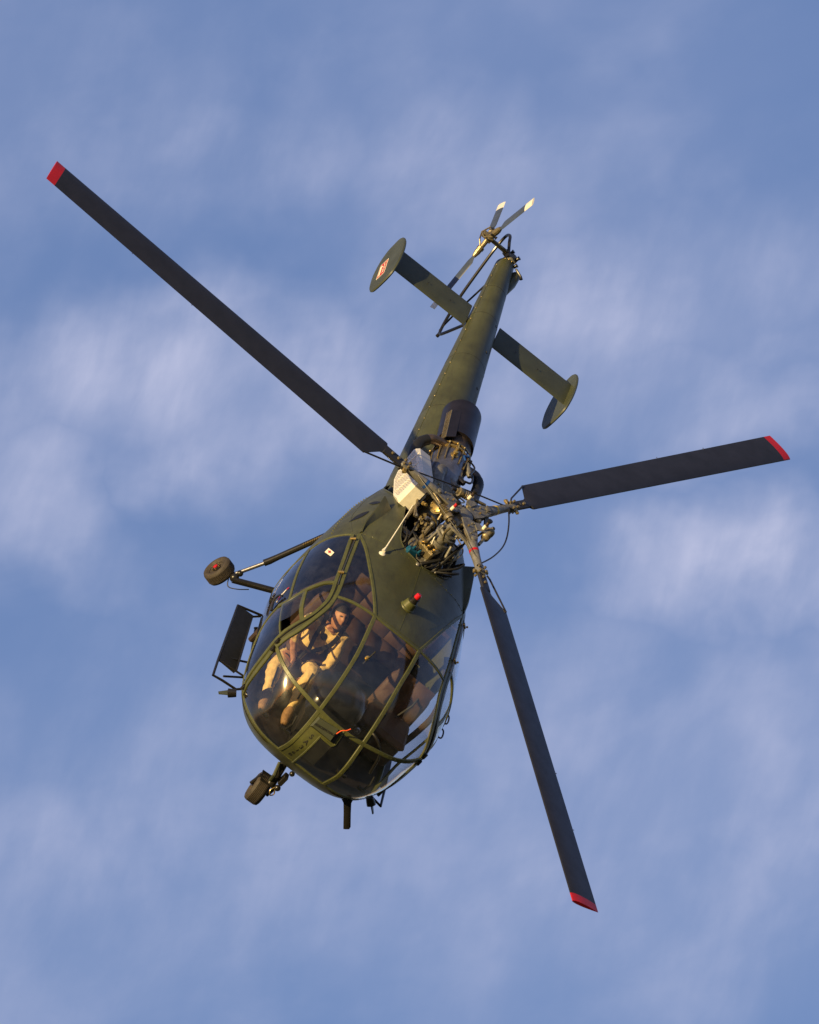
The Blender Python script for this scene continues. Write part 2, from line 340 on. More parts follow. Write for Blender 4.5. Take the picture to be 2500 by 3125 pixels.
def hnorm(X):
    c = to_chart(X); e = 2e-3
    du = from_chart(c + [e, 0]) - from_chart(c - [e, 0]); dv = from_chart(c + [0, e]) - from_chart(c - [0, e])
    n = np.cross(du, dv); n /= np.linalg.norm(n, axis=-1, keepdims=True)
    ctr = np.stack([np.clip(X[..., 0], -1.5, 1.2), 0 * X[..., 0], 0 * X[..., 0] - 1.45], -1)
    sg = np.sign(np.sum(n * (X - ctr), -1, keepdims=True)); return n * sg
mir = lambda P: [V(p[0], -p[1], p[2]) for p in P]
V1 = (.159, -.685, -.815); P1 = (1.43, -.291, -.772); Q1 = (2.496, -.283, -1.441); R1 = (2.485, -.292, -2.09); U1 = (1.376, -.714, -.9); S1 = (2.009, -.942, -1.437); K1 = (2.022, -.839, -2.099)
E1 = (1.306, -1.045, -1.434)
CV = dict(
 roof_side=[V1, (.399, -.603, -.766), (.68, -.518, -.747), (.973, -.43, -.741), (1.217, -.357, -.752), P1],
 upper=[P1, (1.678, -.284, -.851), (1.954, -.272, -.977), (2.277, -.276, -1.197), Q1],
 lower=[Q1, (2.593, -.290, -1.596), (2.645, -.295, -1.787), (2.60, -.293, -1.94), R1],
 cheek=[P1, (1.413, -.404, -.789), (1.387, -.574, -.835), U1],
 hoop=[V1, (.425, -.689, -.834), (.832, -.698, -.86), (1.214, -.706, -.878), U1, (1.552, -.735, -.955), (1.739, -.80, -1.06), (1.888, -.866, -1.19), (1.965, -.92, -1.32), S1,
       (2.044, -.933, -1.624), (2.060, -.914, -1.809), (2.045, -.883, -1.991), K1],
 door_front=[(.174, -.735, -.86), (.337, -.74, -.87), (.665, -.742, -.885), (.938, -.749, -.896), (1.149, -.755, -.903), (1.30, -.755, -.915), (1.47, -.765, -.95), (1.64, -.81, -1.03),
             (1.727, -.85, -1.10), (1.80, -.90, -1.19), (1.88, -.955, -1.33), (1.93, -.972, -1.44), (1.97, -.96, -1.62), (1.99, -.94, -1.82), (1.985, -.905, -1.98), (1.98, -.86, -2.098)],
 lowhoop=[Q1, (2.433, -.48, -1.436), (2.34, -.669, -1.440), (2.189, -.831, -1.440), S1],
 door_top=[(1.149, -.755, -.903), (1.171, -.835, -.968), (1.226, -.902, -1.04), (1.278, -.953, -1.112), (1.333, -.993, -1.189), (1.359, -1.021, -1.269), (1.35, -1.038, -1.35), E1],
 door_aft=[E1, (1.31, -1.04, -1.6), (1.35, -1.02, -1.75), (1.45, -.99, -1.92), (1.62, -.94, -2.02), (1.82, -.89, -2.08), (1.98, -.86, -2.098)],
 vdiv=[(1.278, -.953, -1.112), (1.456, -.948, -1.125), (1.616, -.93, -1.139), (1.765, -.885, -1.145)],
 vfront=[(1.355, -1.035, -1.36), (1.5, -1.03, -1.36), (1.696, -1.01, -1.36), (1.885, -.965, -1.365)],
 vpane=[(1.58, -.945, -1.137), (1.654, -.957, -1.189), (1.705, -.982, -1.257), (1.70, -1.0, -1.36)],
 topline=[(.174, -.735, -.86), (.150, -.765, -.90), (.142, -.815, -.961), (.131, -.877, -1.073), (.152, -.926, -1.194), (.20, -.952, -1.27), (.30, -.985, -1.36), (.36, -1.01, -1.55), (.40, -1.0, -1.8), (.45, -.93, -2.098)],
 rdiv=[(.21, -.958, -1.288), (.42, -.987, -1.275), (.618, -1.007, -1.270), (.825, -1.021, -1.270), (1.067, -1.027, -1.271), (1.252, -1.025, -1.274), (1.352, -1.025, -1.276)],
 belly=[(.45, -.93, -2.1), (.8, -.93, -2.1), (1.2, -.93, -2.1), (1.6, -.91, -2.1), (1.98, -.86, -2.1), K1, (2.207, -.757, -2.1), (2.327, -.649, -2.1), (2.424, -.467, -2.1), R1],
)
BC = [R1, (2.497, -.15, -2.092), (2.50, 0, -2.09), (2.497, .15, -2.092), mir([R1])[0]]
ROOFF = [P1, (1.452, -.15, -.756), (1.458, 0, -.75), (1.452, .15, -.756), mir([P1])[0]]
QQ = [Q1, (2.525, -.14, -1.443), (2.532, 0, -1.443), (2.525, .14, -1.443), mir([Q1])[0]]
PANEL = [(2.482, -.095, -2.11), (2.60, -.118, -1.94), (2.66, -.128, -1.838), (2.668, -.127, -1.691), (2.628, -.119, -1.599), (2.634, -.04, -1.602), (2.637, .029, -1.604), (2.622, .05, -1.578), (2.575, .048, -1.50), (2.527, .046, -1.435)]
ENG = [(-1.75, -.40, -1.12), (-1.303, -.474, -.993), (-.962, -.466, -.805), (-.711, -.373, -.664), (-.451, -.359, -.623), (-.173, -.346, -.613), (.047, -.321, -.62), (.177, -.245, -.616), (.248, -.101, -.608), (.275, 0, -.608)]
ENG = ENG + mir(ENG[:-1])[::-1]
def dense(P, n=6, straight=False):
    if straight:
        out = []
        for a, b in zip(P[:-1], P[1:]):
            for j in range(n): out.append(V(*a) + (V(*b) - V(*a)) * j / n)
        return out + [V(*P[-1])]
    return spl3(P, n)
curves = {}
for k, P in CV.items():
    curves[k] = dense(P); curves[k + '_port'] = mir(curves[k])
curves['belly_mid'] = dense(BC); curves['roof_front'] = dense(ROOFF); curves['qq'] = dense(QQ)
curves['panel'] = dense(PANEL, 5, True); curves['engine'] = dense(ENG, 5)
pts2 = []; edges = []
for k, P in curves.items():
    P = list(P)
    if k != 'engine': P = [P[0] + unit(P[0] - P[1]) * .03] + P + [P[-1] + unit(P[-1] - P[-2]) * .03]
    c = to_chart(snap(np.array(P))); o = len(pts2); pts2 += [Vector(p) for p in c]; edges += [(o + i, o + i + 1) for i in range(len(P) - 1)]
nb = 128; o = len(pts2)
pts2 += [Vector((1.0 * math.cos(2 * math.pi * i / nb), 1.0 * math.sin(2 * math.pi * i / nb))) for i in range(nb)]; edges += [(o + i, o + (i + 1) % nb) for i in range(nb)]
con = np.array([p for p in pts2])
for i, s in enumerate(np.r_[np.linspace(.02, .6, 30), np.linspace(.615, .985, 20)]):
    n = max(8, int(150 * min(1, s * 2.2)))
    for j in range(n):
        a = 2 * math.pi * (j + .5 * (i % 2)) / n; p = np.array([s * math.cos(a), s * math.sin(a)])
        if np.min(np.sum((con - p) ** 2, 1)) > .004 ** 2: pts2.append(Vector(p))
vo, eo, fo, ov, oe, of = delaunay_2d_cdt(pts2, edges, [], 1, 1e-6)
vo = np.array([tuple(v) for v in vo])
consE = {tuple(sorted(e)) for e, src in zip(eo, oe) if src}
tri = [tuple(f) for f in fo]
par = list(range(len(tri)))
def find(i):
    while par[i] != i: par[i] = par[par[i]]; i = par[i]
    return i
em = {}
for i, t in enumerate(tri):
    for a, b in zip(t, t[1:] + t[:1]):
        e = (min(a, b), max(a, b))
        if e in consE: continue
        if e in em: par[find(i)] = find(em[e])
        else: em[e] = i
cent = np.array([vo[list(t)].mean(0) for t in tri])
V3 = from_chart(vo); V3N = hnorm(V3)
def region(X):
    c = to_chart(snap(np.array(X, float))); d = np.sum((cent - c) ** 2, 1)
    for i in np.argsort(d)[:60]:
        a, b, e = vo[tri[i][0]], vo[tri[i][1]], vo[tri[i][2]]
        cr = lambda p, q, r: (q[0] - p[0]) * (r[1] - p[1]) - (q[1] - p[1]) * (r[0] - p[0])
        s = [cr(a, b, c) >= 0, cr(b, e, c) >= 0, cr(e, a, c) >= 0]
        if all(s) or not any(s): return find(i)
    return find(int(np.argmin(d)))
REG = []
def region_mesh(name, rids, material, label=None, off=0):
    ids = [i for i in range(len(tri)) if find(i) in rids]
    vm = {}; vs = []; ns = []; fs = []
    for i in ids:
        t = tri[i]; f = []
        for v in t:
            if v not in vm: vm[v] = len(vs); vs.append(V3[v] + V3N[v] * off); ns.append(V3N[v])
            f.append(vm[v])
        a, b, c_ = (np.array(vs[k]) for k in f); nn = np.cross(b - a, c_ - a)
        if nn @ ns[f[0]] < 0: f = f[::-1]
        fs.append(tuple(f))
    me = bpy.data.meshes.new(name); me.from_pydata([tuple(map(float, v)) for v in vs], [], fs); me.shade_smooth()
    me.normals_split_custom_set_from_vertices([tuple(map(float, n)) for n in ns])
    me.materials.append(material); ob = bpy.data.objects.new(name, me); C.objects.link(ob); ob.parent = H
    if label: ob['label'] = label
    REG.append((name, len(fs))); return ob
seeds = [('windshield_pane', (2.1, 0, -1.1), None), ('windshield_pane', (2.1, -.5, -1.15), 's'), ('roof_window', (.9, -.57, -.8), 's'),
         ('door_window', (1.75, -1.0, -1.65), 's'), ('vent_window', (1.42, -.88, -1.02), 's'), ('sliding_window', (.7, -.9, -1.05), 's'), ('rear_window', (.8, -1.03, -1.5), 's'),
         ('chin_window', (2.4, -.55, -1.8), 's'), ('chin_window', (2.66, .18, -1.75), None)]
taken = {}
for nm, X, sy in seeds:
    for q in ([X] if sy is None else [X, (X[0], -X[1], X[2])]):
        r = region(q)
        if r in taken: print('REGION CLASH', nm, q, taken[r]); continue
        taken[r] = nm; region_mesh(nm, {r}, M['glass'])
vp = region((1.5, -.99, -1.22)); taken[vp] = 'vent'; region_mesh('sliding_vent_pane', {vp}, M['glass'], 'small sliding vent pane pulled half open', off=.012)
vopen = region((1.82, -.93, -1.27)); taken[vopen] = 'open'
vpp = region((1.5, .99, -1.22)); taken[vpp] = 'v'; region_mesh('sliding_vent_pane', {vpp, region((1.82, .93, -1.27))}, M['glass'])
taken[region((1.82, .93, -1.27))] = 'v'
eng_r = region((-.6, 0, -.6)); taken[eng_r] = 'eng'
rest = {find(i) for i in range(len(tri))} - set(taken)
panel_r = region((2.63, -.2, -1.85))
rest.discard(panel_r); nosep = region_mesh('nose_panel', {panel_r}, M['olive2'], off=.004)
skin = region_mesh('fuselage_skin', rest, M['olive'])

# glazing bars
def strip(name, P, w, h=.008, material=None, parent=None, lift=0.0):
    X = snap(np.array(P)); N = hnorm(X); T = np.gradient(X, axis=0); T /= np.linalg.norm(T, axis=1, keepdims=True) + 1e-9
    S = np.cross(N, T); S /= np.linalg.norm(S, axis=1, keepdims=True) + 1e-9
    pr = [(-w / 2, -.012), (-w / 2, h * .5), (-w / 2 + .005, h), (w / 2 - .005, h), (w / 2, h * .5), (w / 2, -.012)]
    vs = []; k = len(X)
    for i in range(k):
        for a, b in pr: vs.append(X[i] + S[i] * a + N[i] * (b + lift))
    fs = [(i * 6 + j, i * 6 + (j + 1) % 6, (i + 1) * 6 + (j + 1) % 6, (i + 1) * 6 + j) for i in range(k - 1) for j in range(6)] + [tuple(range(6)), tuple((k - 1) * 6 + j for j in range(6))]
    return obj(name, MB().add(vs, fs), material or M['olive2'], parent or H, ang=28)
def rivets(P, step, offs=(0,), parent=None, r=.0048, hh=.0045, lift=.008, material=None):
    X = np.array(P); d = np.r_[0, np.cumsum(np.linalg.norm(np.diff(X, axis=0), axis=1))]; n = max(2, int(d[-1] / step)); s = (np.arange(n) + .5) * d[-1] / n
    Y = snap(np.stack([np.interp(s, d, X[:, i]) for i in range(3)], 1)); N = hnorm(Y); T = np.gradient(Y, axis=0) if n > 1 else N
    mb = MB()
    for y, nn, t in zip(Y, N, T):
        S = unit(np.cross(nn, t))
        for of_ in offs:
            u, w_, _ = frame_of(nn); c = y + S * of_ + nn * lift
            mb.add([c + r * (math.cos(a) * u + math.sin(a) * w_) for a in np.arange(6) * math.pi / 3] + [c + nn * hh], [(i, (i + 1) % 6, 6) for i in range(6)])
    o = obj('rivets', mb, material or M['olive2'], parent or H, fix=False); o['kind'] = 'stuff'; return o
widths = dict(roof_side=.034, upper=.042, lower=.044, cheek=.034, hoop=.046, door_front=.04, lowhoop=.042, door_top=.046, door_aft=.034, vdiv=.046, vfront=.022, topline=.03, rdiv=.034, belly=.03)
hts = dict(hoop=.011, door_front=.013, door_top=.013, belly=.006, topline=.007)
for k, w in widths.items():
    for sfx in ('', '_port'):
        fr = strip('door_frame' if k.startswith('door') or k == 'hoop' else 'glazing_bar', curves[k + sfx], w, hts.get(k, .008))
        if k in ('upper', 'lower', 'lowhoop'): rivets(curves[k + sfx], .055, parent=fr)
        if k in ('belly',): rivets(curves[k + sfx], .05, parent=fr, lift=.009)
for k, w in (('roof_front', .034), ('qq', .046), ('belly_mid', .03)):
    fr = strip('glazing_bar', curves[k], w)
    if k != 'roof_front': rivets(curves[k], .05, parent=fr)
# dark rubber line beside the sliding door rails
for sy in (1, -1):
    P = [p * V(1, sy, 1) + V(0, 0, 0) for p in dense([(.2, -.71, -.838), (.6, -.72, -.872), (1.0, -.73, -.888), (1.30, -.733, -.90), (1.5, -.75, -.945), (1.72, -.83, -1.07), (1.86, -.92, -1.23), (1.95, -.962, -1.42)])]
    strip('door_seal', P, .016, .013, M['black'])
    P = [p * V(1, sy, 1) for p in dense([(.3, -.705, -.838), (.7, -.715, -.868), (1.05, -.725, -.885), (1.2, -.727, -.89)])]
    strip('door_rail', P, .012, .026, M['steel'])
    for cx, cy, cz in ((.30, -.715, -.85), (.98, -.73, -.885)):
        c = snap(V(cx, cy * sy, cz)); n_ = hnorm(c); mb = MB()
        mb.box(c + n_ * .03, .03, .06, .02, np.array([V(1, 0, 0), unit(np.cross(n_, V(1, 0, 0))), n_])); mb.sphere(c + n_ * .042 + V(0, .02, 0), .012)
        obj('door_roller', mb, M['gold'], H)
# door hinges at the front door post
for sy in (1, -1):
    for X in ((1.965, -.95, -1.40), (2.01, -.93, -1.47), (2.02, -.89, -2.02)):
        c = snap(V(X[0], X[1] * sy, X[2])); n_ = hnorm(c); mb = MB(); mb.tube([c + n_ * .02 - V(0, 0, .03), c + n_ * .02 + V(0, 0, .03)], .016, 10)
        mb.box(c + n_ * .01, .06, .03, .04)
        obj('door_hinge', mb, M['black_metal'], H)
# panel seams with rivets on the roof and rear body
seam = dense([(.135, -.673, -.806), (.181, -.575, -.739), (.214, -.481, -.693), (.259, -.365, -.655), (.28, -.233, -.627), (.285, -.097, -.611), (.285, 0, -.61)])
seam = seam + mir(seam[:-1])[::-1]
sm = strip('roof_seam', seam, .012, .003, M['olive']); rivets(seam, .085, parent=sm, r=.006, hh=.006, lift=.003)
for sy in (1, -1):
    P = [p * V(1, sy, 1) for p in dense([(.10, -.72, -.90), (-.3, -.735, -.98), (-.75, -.66, -1.02), (-1.25, -.50, -1.08), (-1.7, -.38, -1.15)])]
    s3 = strip('side_seam', P, .010, .003, M['olive'])
    P2 = [p * V(1, sy, 1) for p in dense([(.05, -.82, -1.10), (-.4, -.80, -1.12), (-.85, -.68, -1.18), (-1.35, -.50, -1.22)])]
    rivets(P2, .075, parent=s3, r=.010, hh=.016, lift=.0)
for P_s in ([(.29, -.02, -.612), (.6, -.01, -.65), (1.0, -.0, -.69), (1.40, .0, -.745)], [(1.05, .30, -.715), (.80, .42, -.722), (.52, .545, -.745)], [(1.40, -.28, -.765), (1.415, -.14, -.752), (1.42, 0, -.748), (1.415, .14, -.752), (1.40, .28, -.765)]):
    P_d = dense([V(*p) for p in P_s]); s5 = strip('roof_seam', P_d, .006, .0022, M['olive2']); 
    if P_s[0][0] > 1.1: rivets(P_d, .04, parent=s5, r=.004, hh=.003, lift=.003, material=M['olive'])
oval('roof_patch', [V(.70, .26, -.68), V(.76, .30, -.69), V(.82, .27, -.69), V(.78, .23, -.68)], M['olive2'], .003) if False else None
# lightening holes, dark ovals on the rear shoulders
def oval(name, pts, material=M['black'], lift=.004):
    X = snap(np.array(spl3(list(pts) + [pts[0]], 6)[:-1])); N = hnorm(X); c = snap(X.mean(0)); n_ = hnorm(c); vs = [x + n * lift for x, n in zip(X, N)] + [c + n_ * lift]
    k = len(X); mb = MB().add(vs, [(i, (i + 1) % k, k) for i in range(k)]); return obj(name, mb, material, H, fix=False)
for sy in (1, -1):
    oval('lightening_hole', [V(-.661, -.639 * sy, -.904), V(-.70, -.60 * sy, -.855), V(-.642, -.562 * sy, -.793), V(-.594, -.606 * sy, -.845)])
    oval('lightening_hole', [V(-.172, -.775 * sy, -.96), V(-.335, -.717 * sy, -.908), V(-.39, -.65 * sy, -.825), V(-.25, -.70 * sy, -.86)])
    # raised air fence on the shoulder, standing up out of the skin
    base = snap(np.array(dense([V(.116, -.675 * sy, -.807), V(-.018, -.641 * sy, -.778), V(-.167, -.579 * sy, -.732), V(-.31, -.52 * sy, -.70), V(-.455, -.47 * sy, -.68)], 6)))
    k = len(base); tq = np.linspace(0, 1, k) ** .9; top_ = [b_ + V(-.09 * q, -.125 * sy * q, .012 * q + .008) for b_, q in zip(base, tq)]; mb = MB(); vs = []
    for b_, t_ in zip(base, top_): vs += [b_ - V(0, 0, .01), t_ + V(0, 0, .006), t_ + V(0, -.014 * sy, .0), t_ - V(0, -.002 * sy, .02), b_ - V(0, 0, .03)]
    mb.add(vs, [(i * 5 + j, i * 5 + (j + 1) % 5, (i + 1) * 5 + (j + 1) % 5, (i + 1) * 5 + j) for i in range(k - 1) for j in range(5)] + [tuple((k - 1) * 5 + j for j in range(5))])
    mb.add([top_[-1], base[-1] - V(0, 0, .02), snap(top_[-1] + V(.02, -.04 * sy, 0)) - V(0, 0, .01)], [(0, 1, 2)])
    skirt = [snap(t_ + V(.02, -.04 * sy, 0)) - V(0, 0, .01) for t_ in top_]
    mb.add([p for t_, s_ in zip(top_, skirt) for p in (t_ + V(0, -.014 * sy, 0), s_)], [(2 * i, 2 * i + 1, 2 * i + 3, 2 * i + 2) for i in range(k - 1)])
    obj('intake_fence', mb, M['olive'], H)
# nose panel box with lettering
bx = [snap(V(*p)) for p in ((2.533, -.258, -1.486), (2.537, -.012, -1.459), (2.623, -.011, -1.58), (2.598, -.272, -1.594))]
bn = unit(sum(hnorm(p) for p in bx)); ctr = sum(bx) / 4
tops = [p + (ctr - p) * k + bn * .055 for p, k in zip(bx, (.16, .06, .06, .16))]
lows = [p - bn * .01 for p in bx]
mids = [p + bn * .030 + (ctr - p) * k for p, k in zip(bx, (.03, .01, .01, .03))]
mb = MB().add(lows + mids + tops, [(i + 4 * r, (i + 1) % 4 + 4 * r, 4 + (i + 1) % 4 + 4 * r, 4 + i + 4 * r) for r in (0, 1) for i in range(4)] + [(8, 9, 10, 11)])
nbx = obj('nose_scoop', mb, M['green_grey'], H, ang=50)
mo = MB(); e_ = unit(bx[1] - bx[0]); mo.add([p + e_ * .004 for p in (lows[1], lows[2], tops[2], tops[1])], [(0, 1, 2, 3)]); mo.prism([bx[1] + bn * .004 , bx[1] + e_ * .04 + (bx[2] - bx[1]) * .25 + bn * .004, bx[2] + e_ * .04 + bn * .004, bx[2] + bn * .004], bn * .004)
obj('scoop_opening', mo, M['black'], nbx, fix=False)
rb = MB().tube(spl3([bx[1] + bn * .05 + (bx[2] - bx[1]) * .35, bx[1] + e_ * .02 + bn * .075, bx[1] + e_ * .06 - (bx[2] - bx[1]) * .2 + bn * .08, bx[1] + e_ * .085 - (bx[2] - bx[1]) * .45 + bn * .085], 5), .0055, 6)
obj('orange_ribbon', rb, M['orange'], nbx)
strip('glazing_bar', curves['panel'], .022, .012); pb = [p for p in curves['panel']]
slot = dense([(2.50, -.262, -2.085), (2.60, -.266, -1.94), (2.64, -.268, -1.787), (2.60, -.262, -1.60), (2.555, -.262, -1.53)])
strip('panel_slot', slot, .007, .0045, M['black'], nosep)
rivets([V(2.515, -.23, -1.47), V(2.535, 0.0, -1.468)], .036, (-.008, .018), parent=nosep, lift=.004, r=.005)
def text_obj(s, O, U, W, size, material, parent, name='lettering', hull=False, lift=.006, bold=0.0, depth=0):
    cu = bpy.data.curves.new('txt', 'FONT'); cu.body = s; cu.size = 1; cu.align_x = 'CENTER'; cu.align_y = 'CENTER'; cu.offset = bold
    to = bpy.data.objects.new('txt', cu); C.objects.link(to); dg = bpy.context.evaluated_depsgraph_get(); me = bpy.data.meshes.new_from_object(to.evaluated_get(dg))
    bpy.data.objects.remove(to); vs = np.array([v.co[:2] for v in me.vertices]); fs = [tuple(p.vertices) for p in me.polygons]
    U = unit(U); W = unit(W - U * (W @ U)); X = O + size * (vs[:, :1] * U + vs[:, 1:2] * W)
    if hull:
        n_ = hnorm(snap(O))
        for _ in range(3): X = X + n_ * np.sum((snap(X) - X) * n_, 1, keepdims=True)
        X = X + n_ * lift
    return obj(name, MB().add(X, fs), material, parent, fix=False, smooth=False)
ctext = tops[0] * .25 + tops[1] * .25 + tops[2] * .25 + tops[3] * .25 + bn * .006
text_obj('AEROSPATIALE', ctext + (tops[3] - tops[0]) * .12, tops[1] - tops[0], tops[0] - tops[3], .036, M['flat_black'], nbx, bold=.02)
sp = spl3([V(2.632, -.185, -1.655), V(2.655, -.19, -1.74), V(2.645, -.19, -1.84), V(2.60, -.195, -1.95), V(2.55, -.195, -2.03)], 10)
sp = snap(np.array(sp)); dd = np.r_[0, np.cumsum(np.linalg.norm(np.diff(sp, axis=0), axis=1))]
for i, ch in enumerate('SA316B'):
    s_ = dd[-1] * (.02 + .185 * i); O = np.array([np.interp(s_, dd, sp[:, j]) for j in range(3)]); O2 = np.array([np.interp(s_ - .02, dd, sp[:, j]) for j in range(3)])
    up_ = unit(O2 - O) if s_ > .02 else unit(sp[0] - sp[1]) * 1.0
    text_obj(ch, O, np.cross(up_, hnorm(O)), up_, .074, M['flat_black'], nosep, hull=True, lift=.0065, bold=.018)
# stickers on the glass
def sticker(pts, material, parent, lift=.006, name='sticker'):
    X = [snap(V(*p)) for p in pts]; N = hnorm(sum(X) / 4); return obj(name, MB().add([x + N * lift for x in X], [tuple(range(len(X)))]), material, parent, fix=False, smooth=False)
sk = [(.426, -.874, -1.025), (.549, -.827, -.964), (.627, -.845, -.984), (.507, -.894, -1.048)]
st = sticker(sk, M['whiteflat'], H, name='red_cross_sticker')
a_, b_, c_, d_ = (V(*p) for p in sk); cc = (a_ + b_ + c_ + d_) / 4; u_ = (b_ - a_) * .5; w_ = (d_ - a_) * .5; nn = hnorm(snap(cc))
mb = MB()
for p, q in ((.34, .10), (.10, .34)): mb.add([snap(cc + u_ * x * p * 1.5 + w_ * y * q * 1.5) + nn * .010 for x, y in ((-1, -1), (1, -1), (1, 1), (-1, 1))], [(0, 1, 2, 3)])
obj('red_cross', mb, M['redflat'], st, fix=False, smooth=False)

for q_, m_ in (([(1.05, -1.038, -1.318), (1.075, -1.040, -1.322), (1.078, -1.044, -1.352), (1.052, -1.044, -1.348)], 'redflat'), ([(1.055, -1.044, -1.352), (1.082, -1.044, -1.355), (1.112, -1.05, -1.40), (1.082, -1.05, -1.405)], 'whiteflat'),
               ([(1.075, -1.05, -1.412), (1.11, -1.05, -1.405), (1.125, -1.05, -1.425), (1.09, -1.05, -1.432)], 'whiteflat'), ([(1.095, -1.05, -1.44), (1.13, -1.05, -1.433), (1.15, -1.05, -1.465), (1.115, -1.05, -1.475)], 'redflat'),
               ([(1.125, -1.05, -1.482), (1.155, -1.05, -1.472), (1.165, -1.05, -1.49), (1.135, -1.05, -1.50)], 'whiteflat'), ([(2.05, -.925, -1.69), (2.062, -.925, -1.69), (2.062, -.925, -1.74), (2.05, -.925, -1.74)], 'whiteflat')):
    sticker([V(*p) for p in q_], M[m_], H)
obj('door_latch', MB().tube(spl3([snap(V(1.20, -1.04, -1.37)) + V(0, -.02, 0), snap(V(1.15, -1.05, -1.42)) + V(0, -.035, 0), snap(V(1.15, -1.05, -1.50)) + V(0, -.03, 0), snap(V(1.24, -1.04, -1.56)) + V(0, -.01, 0)], 5), .012, 8), M['black_metal'], H)
# roof beacon, whip antenna, blade antenna, thermometer probe
b0 = snap(V(1.0, -.009, -.685)); bn_ = unit(V(-.06, .03, 1))
o = obj('beacon_base', MB().lathe(b0 - bn_ * .02, bn_, [(0, .084), (.022, .080), (.030, .071), (.098, .062), (.104, .04)]), M['olive2'], H)
obj('beacon_collar', MB().lathe(b0 + bn_ * .076, bn_, [(0, .048), (.03, .047), (.032, .040), (.045, .040), (.048, .044), (.06, .044), (.062, .030)]), M['black_metal'], o)
lm = mat('red lamp glass', (.55, .012, .02), .12, coat=.6); obj('beacon_lamp', MB().lathe(b0 + bn_ * .134, bn_, [(0, .032), (.045, .031), (.056, .022), (.058, .0)], 16), lm, o)
wr = snap(V(.412, -.439, -.698)); nn = hnorm(wr); tip = V(-.05, -.45, -.285)
o = obj('whip_antenna', MB().tube([wr + nn * .02 + (tip - wr) * .02, wr + (tip - wr) * .12 + nn * .004, wr + (tip - wr) * .5, tip], [.022, .008, .006, .005], 8), M['white'], H)
obj('antenna_base', MB().lathe(wr - nn * .01, nn, [(0, .036), (.012, .036), (.022, .024), (.03, .0)], 20), M['white'], o)
an0 = V(2.20, .66, -2.215); and_ = unit(V(.02, .62, -.78)); fw = unit(np.cross(and_, V(.867, -.217, .449))); sd_ = np.cross(and_, fw)
mb = MB(); secs = []
for t, ch_, off_, th in ((-.03, .070, 0, .02), (.0, .055, 0, .018), (.035, .040, .0, .012), (.15, .037, .0, .010), (.31, .037, .0, .008), (.335, .030, .006, .006)):
    c = an0 + and_ * t + sd_ * 0 + fw * off_; secs.append([c + fw * ch_ * math.cos(a) + sd_ * th * math.sin(a) for a in np.arange(12) * math.pi / 6])
vs = [p for s_ in secs for p in s_]; mb.add(vs, [(i * 12 + j, i * 12 + (j + 1) % 12, (i + 1) * 12 + (j + 1) % 12, (i + 1) * 12 + j) for i in range(5) for j in range(12)] + [tuple(range(12)), tuple(60 + j for j in range(12))])
obj('blade_antenna', mb, M['black_metal'], H)
pc = snap(V(1.92, -.167, -.95)); nn = hnorm(pc); o = obj('thermometer_probe', MB().tube([pc + nn * .03 - V(-.03, .0, .08), pc + nn * .03 + V(-.03, .02, .085)], .008, 8), M['black'], H)
obj('probe_nut', MB().lathe(pc - nn * .005, nn, [(0, .024), (.012, .024), (.012, .018), (.022, .020), (.03, .020), (.034, .012), (.045, .01)], 12), M['gold'], o)

# ---------------------------------------------------------------- cabin interior
FZ = -2.115
xs = np.linspace(-.25, 2.42, 40); up_, lo_ = [], []
for x in xs:
    s = math.sqrt((xn - x) / L_); zt, zb, w, zm, nu, nl = [float(a) for a in at_s(s)]; h = zm - zb
    r = 1 - min(1, abs((FZ - zm) / h)) ** nl; up_.append(w * max(r, 0) ** (1 / nl) - .012)
mb = MB(); k = len(xs); vs = [(x, y, FZ) for x, y in zip(xs, up_)] + [(x, -y, FZ) for x, y in zip(xs, up_)] + [(x, y, FZ - .03) for x, y in zip(xs, up_)] + [(x, -y, FZ - .03) for x, y in zip(xs, up_)]
mb.add(vs, [(i, i + 1, k + i + 1, k + i) for i in range(k - 1)] + [(2 * k + i, 2 * k + i + 1, 3 * k + i + 1, 3 * k + i) for i in range(k - 1)])
obj('cabin_floor', mb, M['floor'], H, fix=False)
# rear bulkhead with quilted tiles
def section_y(x, z):
    s = math.sqrt((xn - x) / L_); zt, zb, w, zm, nu, nl = [float(a) for a in at_s(s)]
    h, n = ((zt - zm), nu) if z > zm else ((zm - zb), nl); r = 1 - min(1, abs((z - zm) / h)) ** n; return w * max(r, 0) ** (1 / n)
bx_ = -.22; zz = np.linspace(-2.3, -.76, 24); mb = MB(); 
for sy in (1, -1):
    vs = [(bx_, sy * (section_y(bx_, z) - .01), z) for z in zz] + [(bx_, sy * (.43 if z > -1.19 else 0), z) for z in zz]; k = len(zz)
    mb.add(vs, [(i, i + 1, k + i + 1, k + i) for i in range(k - 1)])
bulk = obj('rear_bulkhead', mb, M['brown_dark'], H, fix=False)
def puff(c, U, W, a, b, d, bulge=.022, g=5):
    U = unit(U); W = unit(W); N = np.cross(U, W); vs = []
    for i in range(g):
        for j in range(g):
            x = -1 + 2 * i / (g - 1); y = -1 + 2 * j / (g - 1); hh = (1 - x ** 4) * (1 - y ** 4)
            vs.append(c + U * a / 2 * x + W * b / 2 * y + N * (d + bulge * hh))
    return vs, [(i * g + j, (i + 1) * g + j, (i + 1) * g + j + 1, i * g + j + 1) for i in range(g - 1) for j in range(g - 1)]
vs0, fs0 = puff(V(0, 0, 0), V(0, 1, 0), V(0, 0, 1), .205, .205, .0)
qm = MB().add(vs0, fs0); proto = None
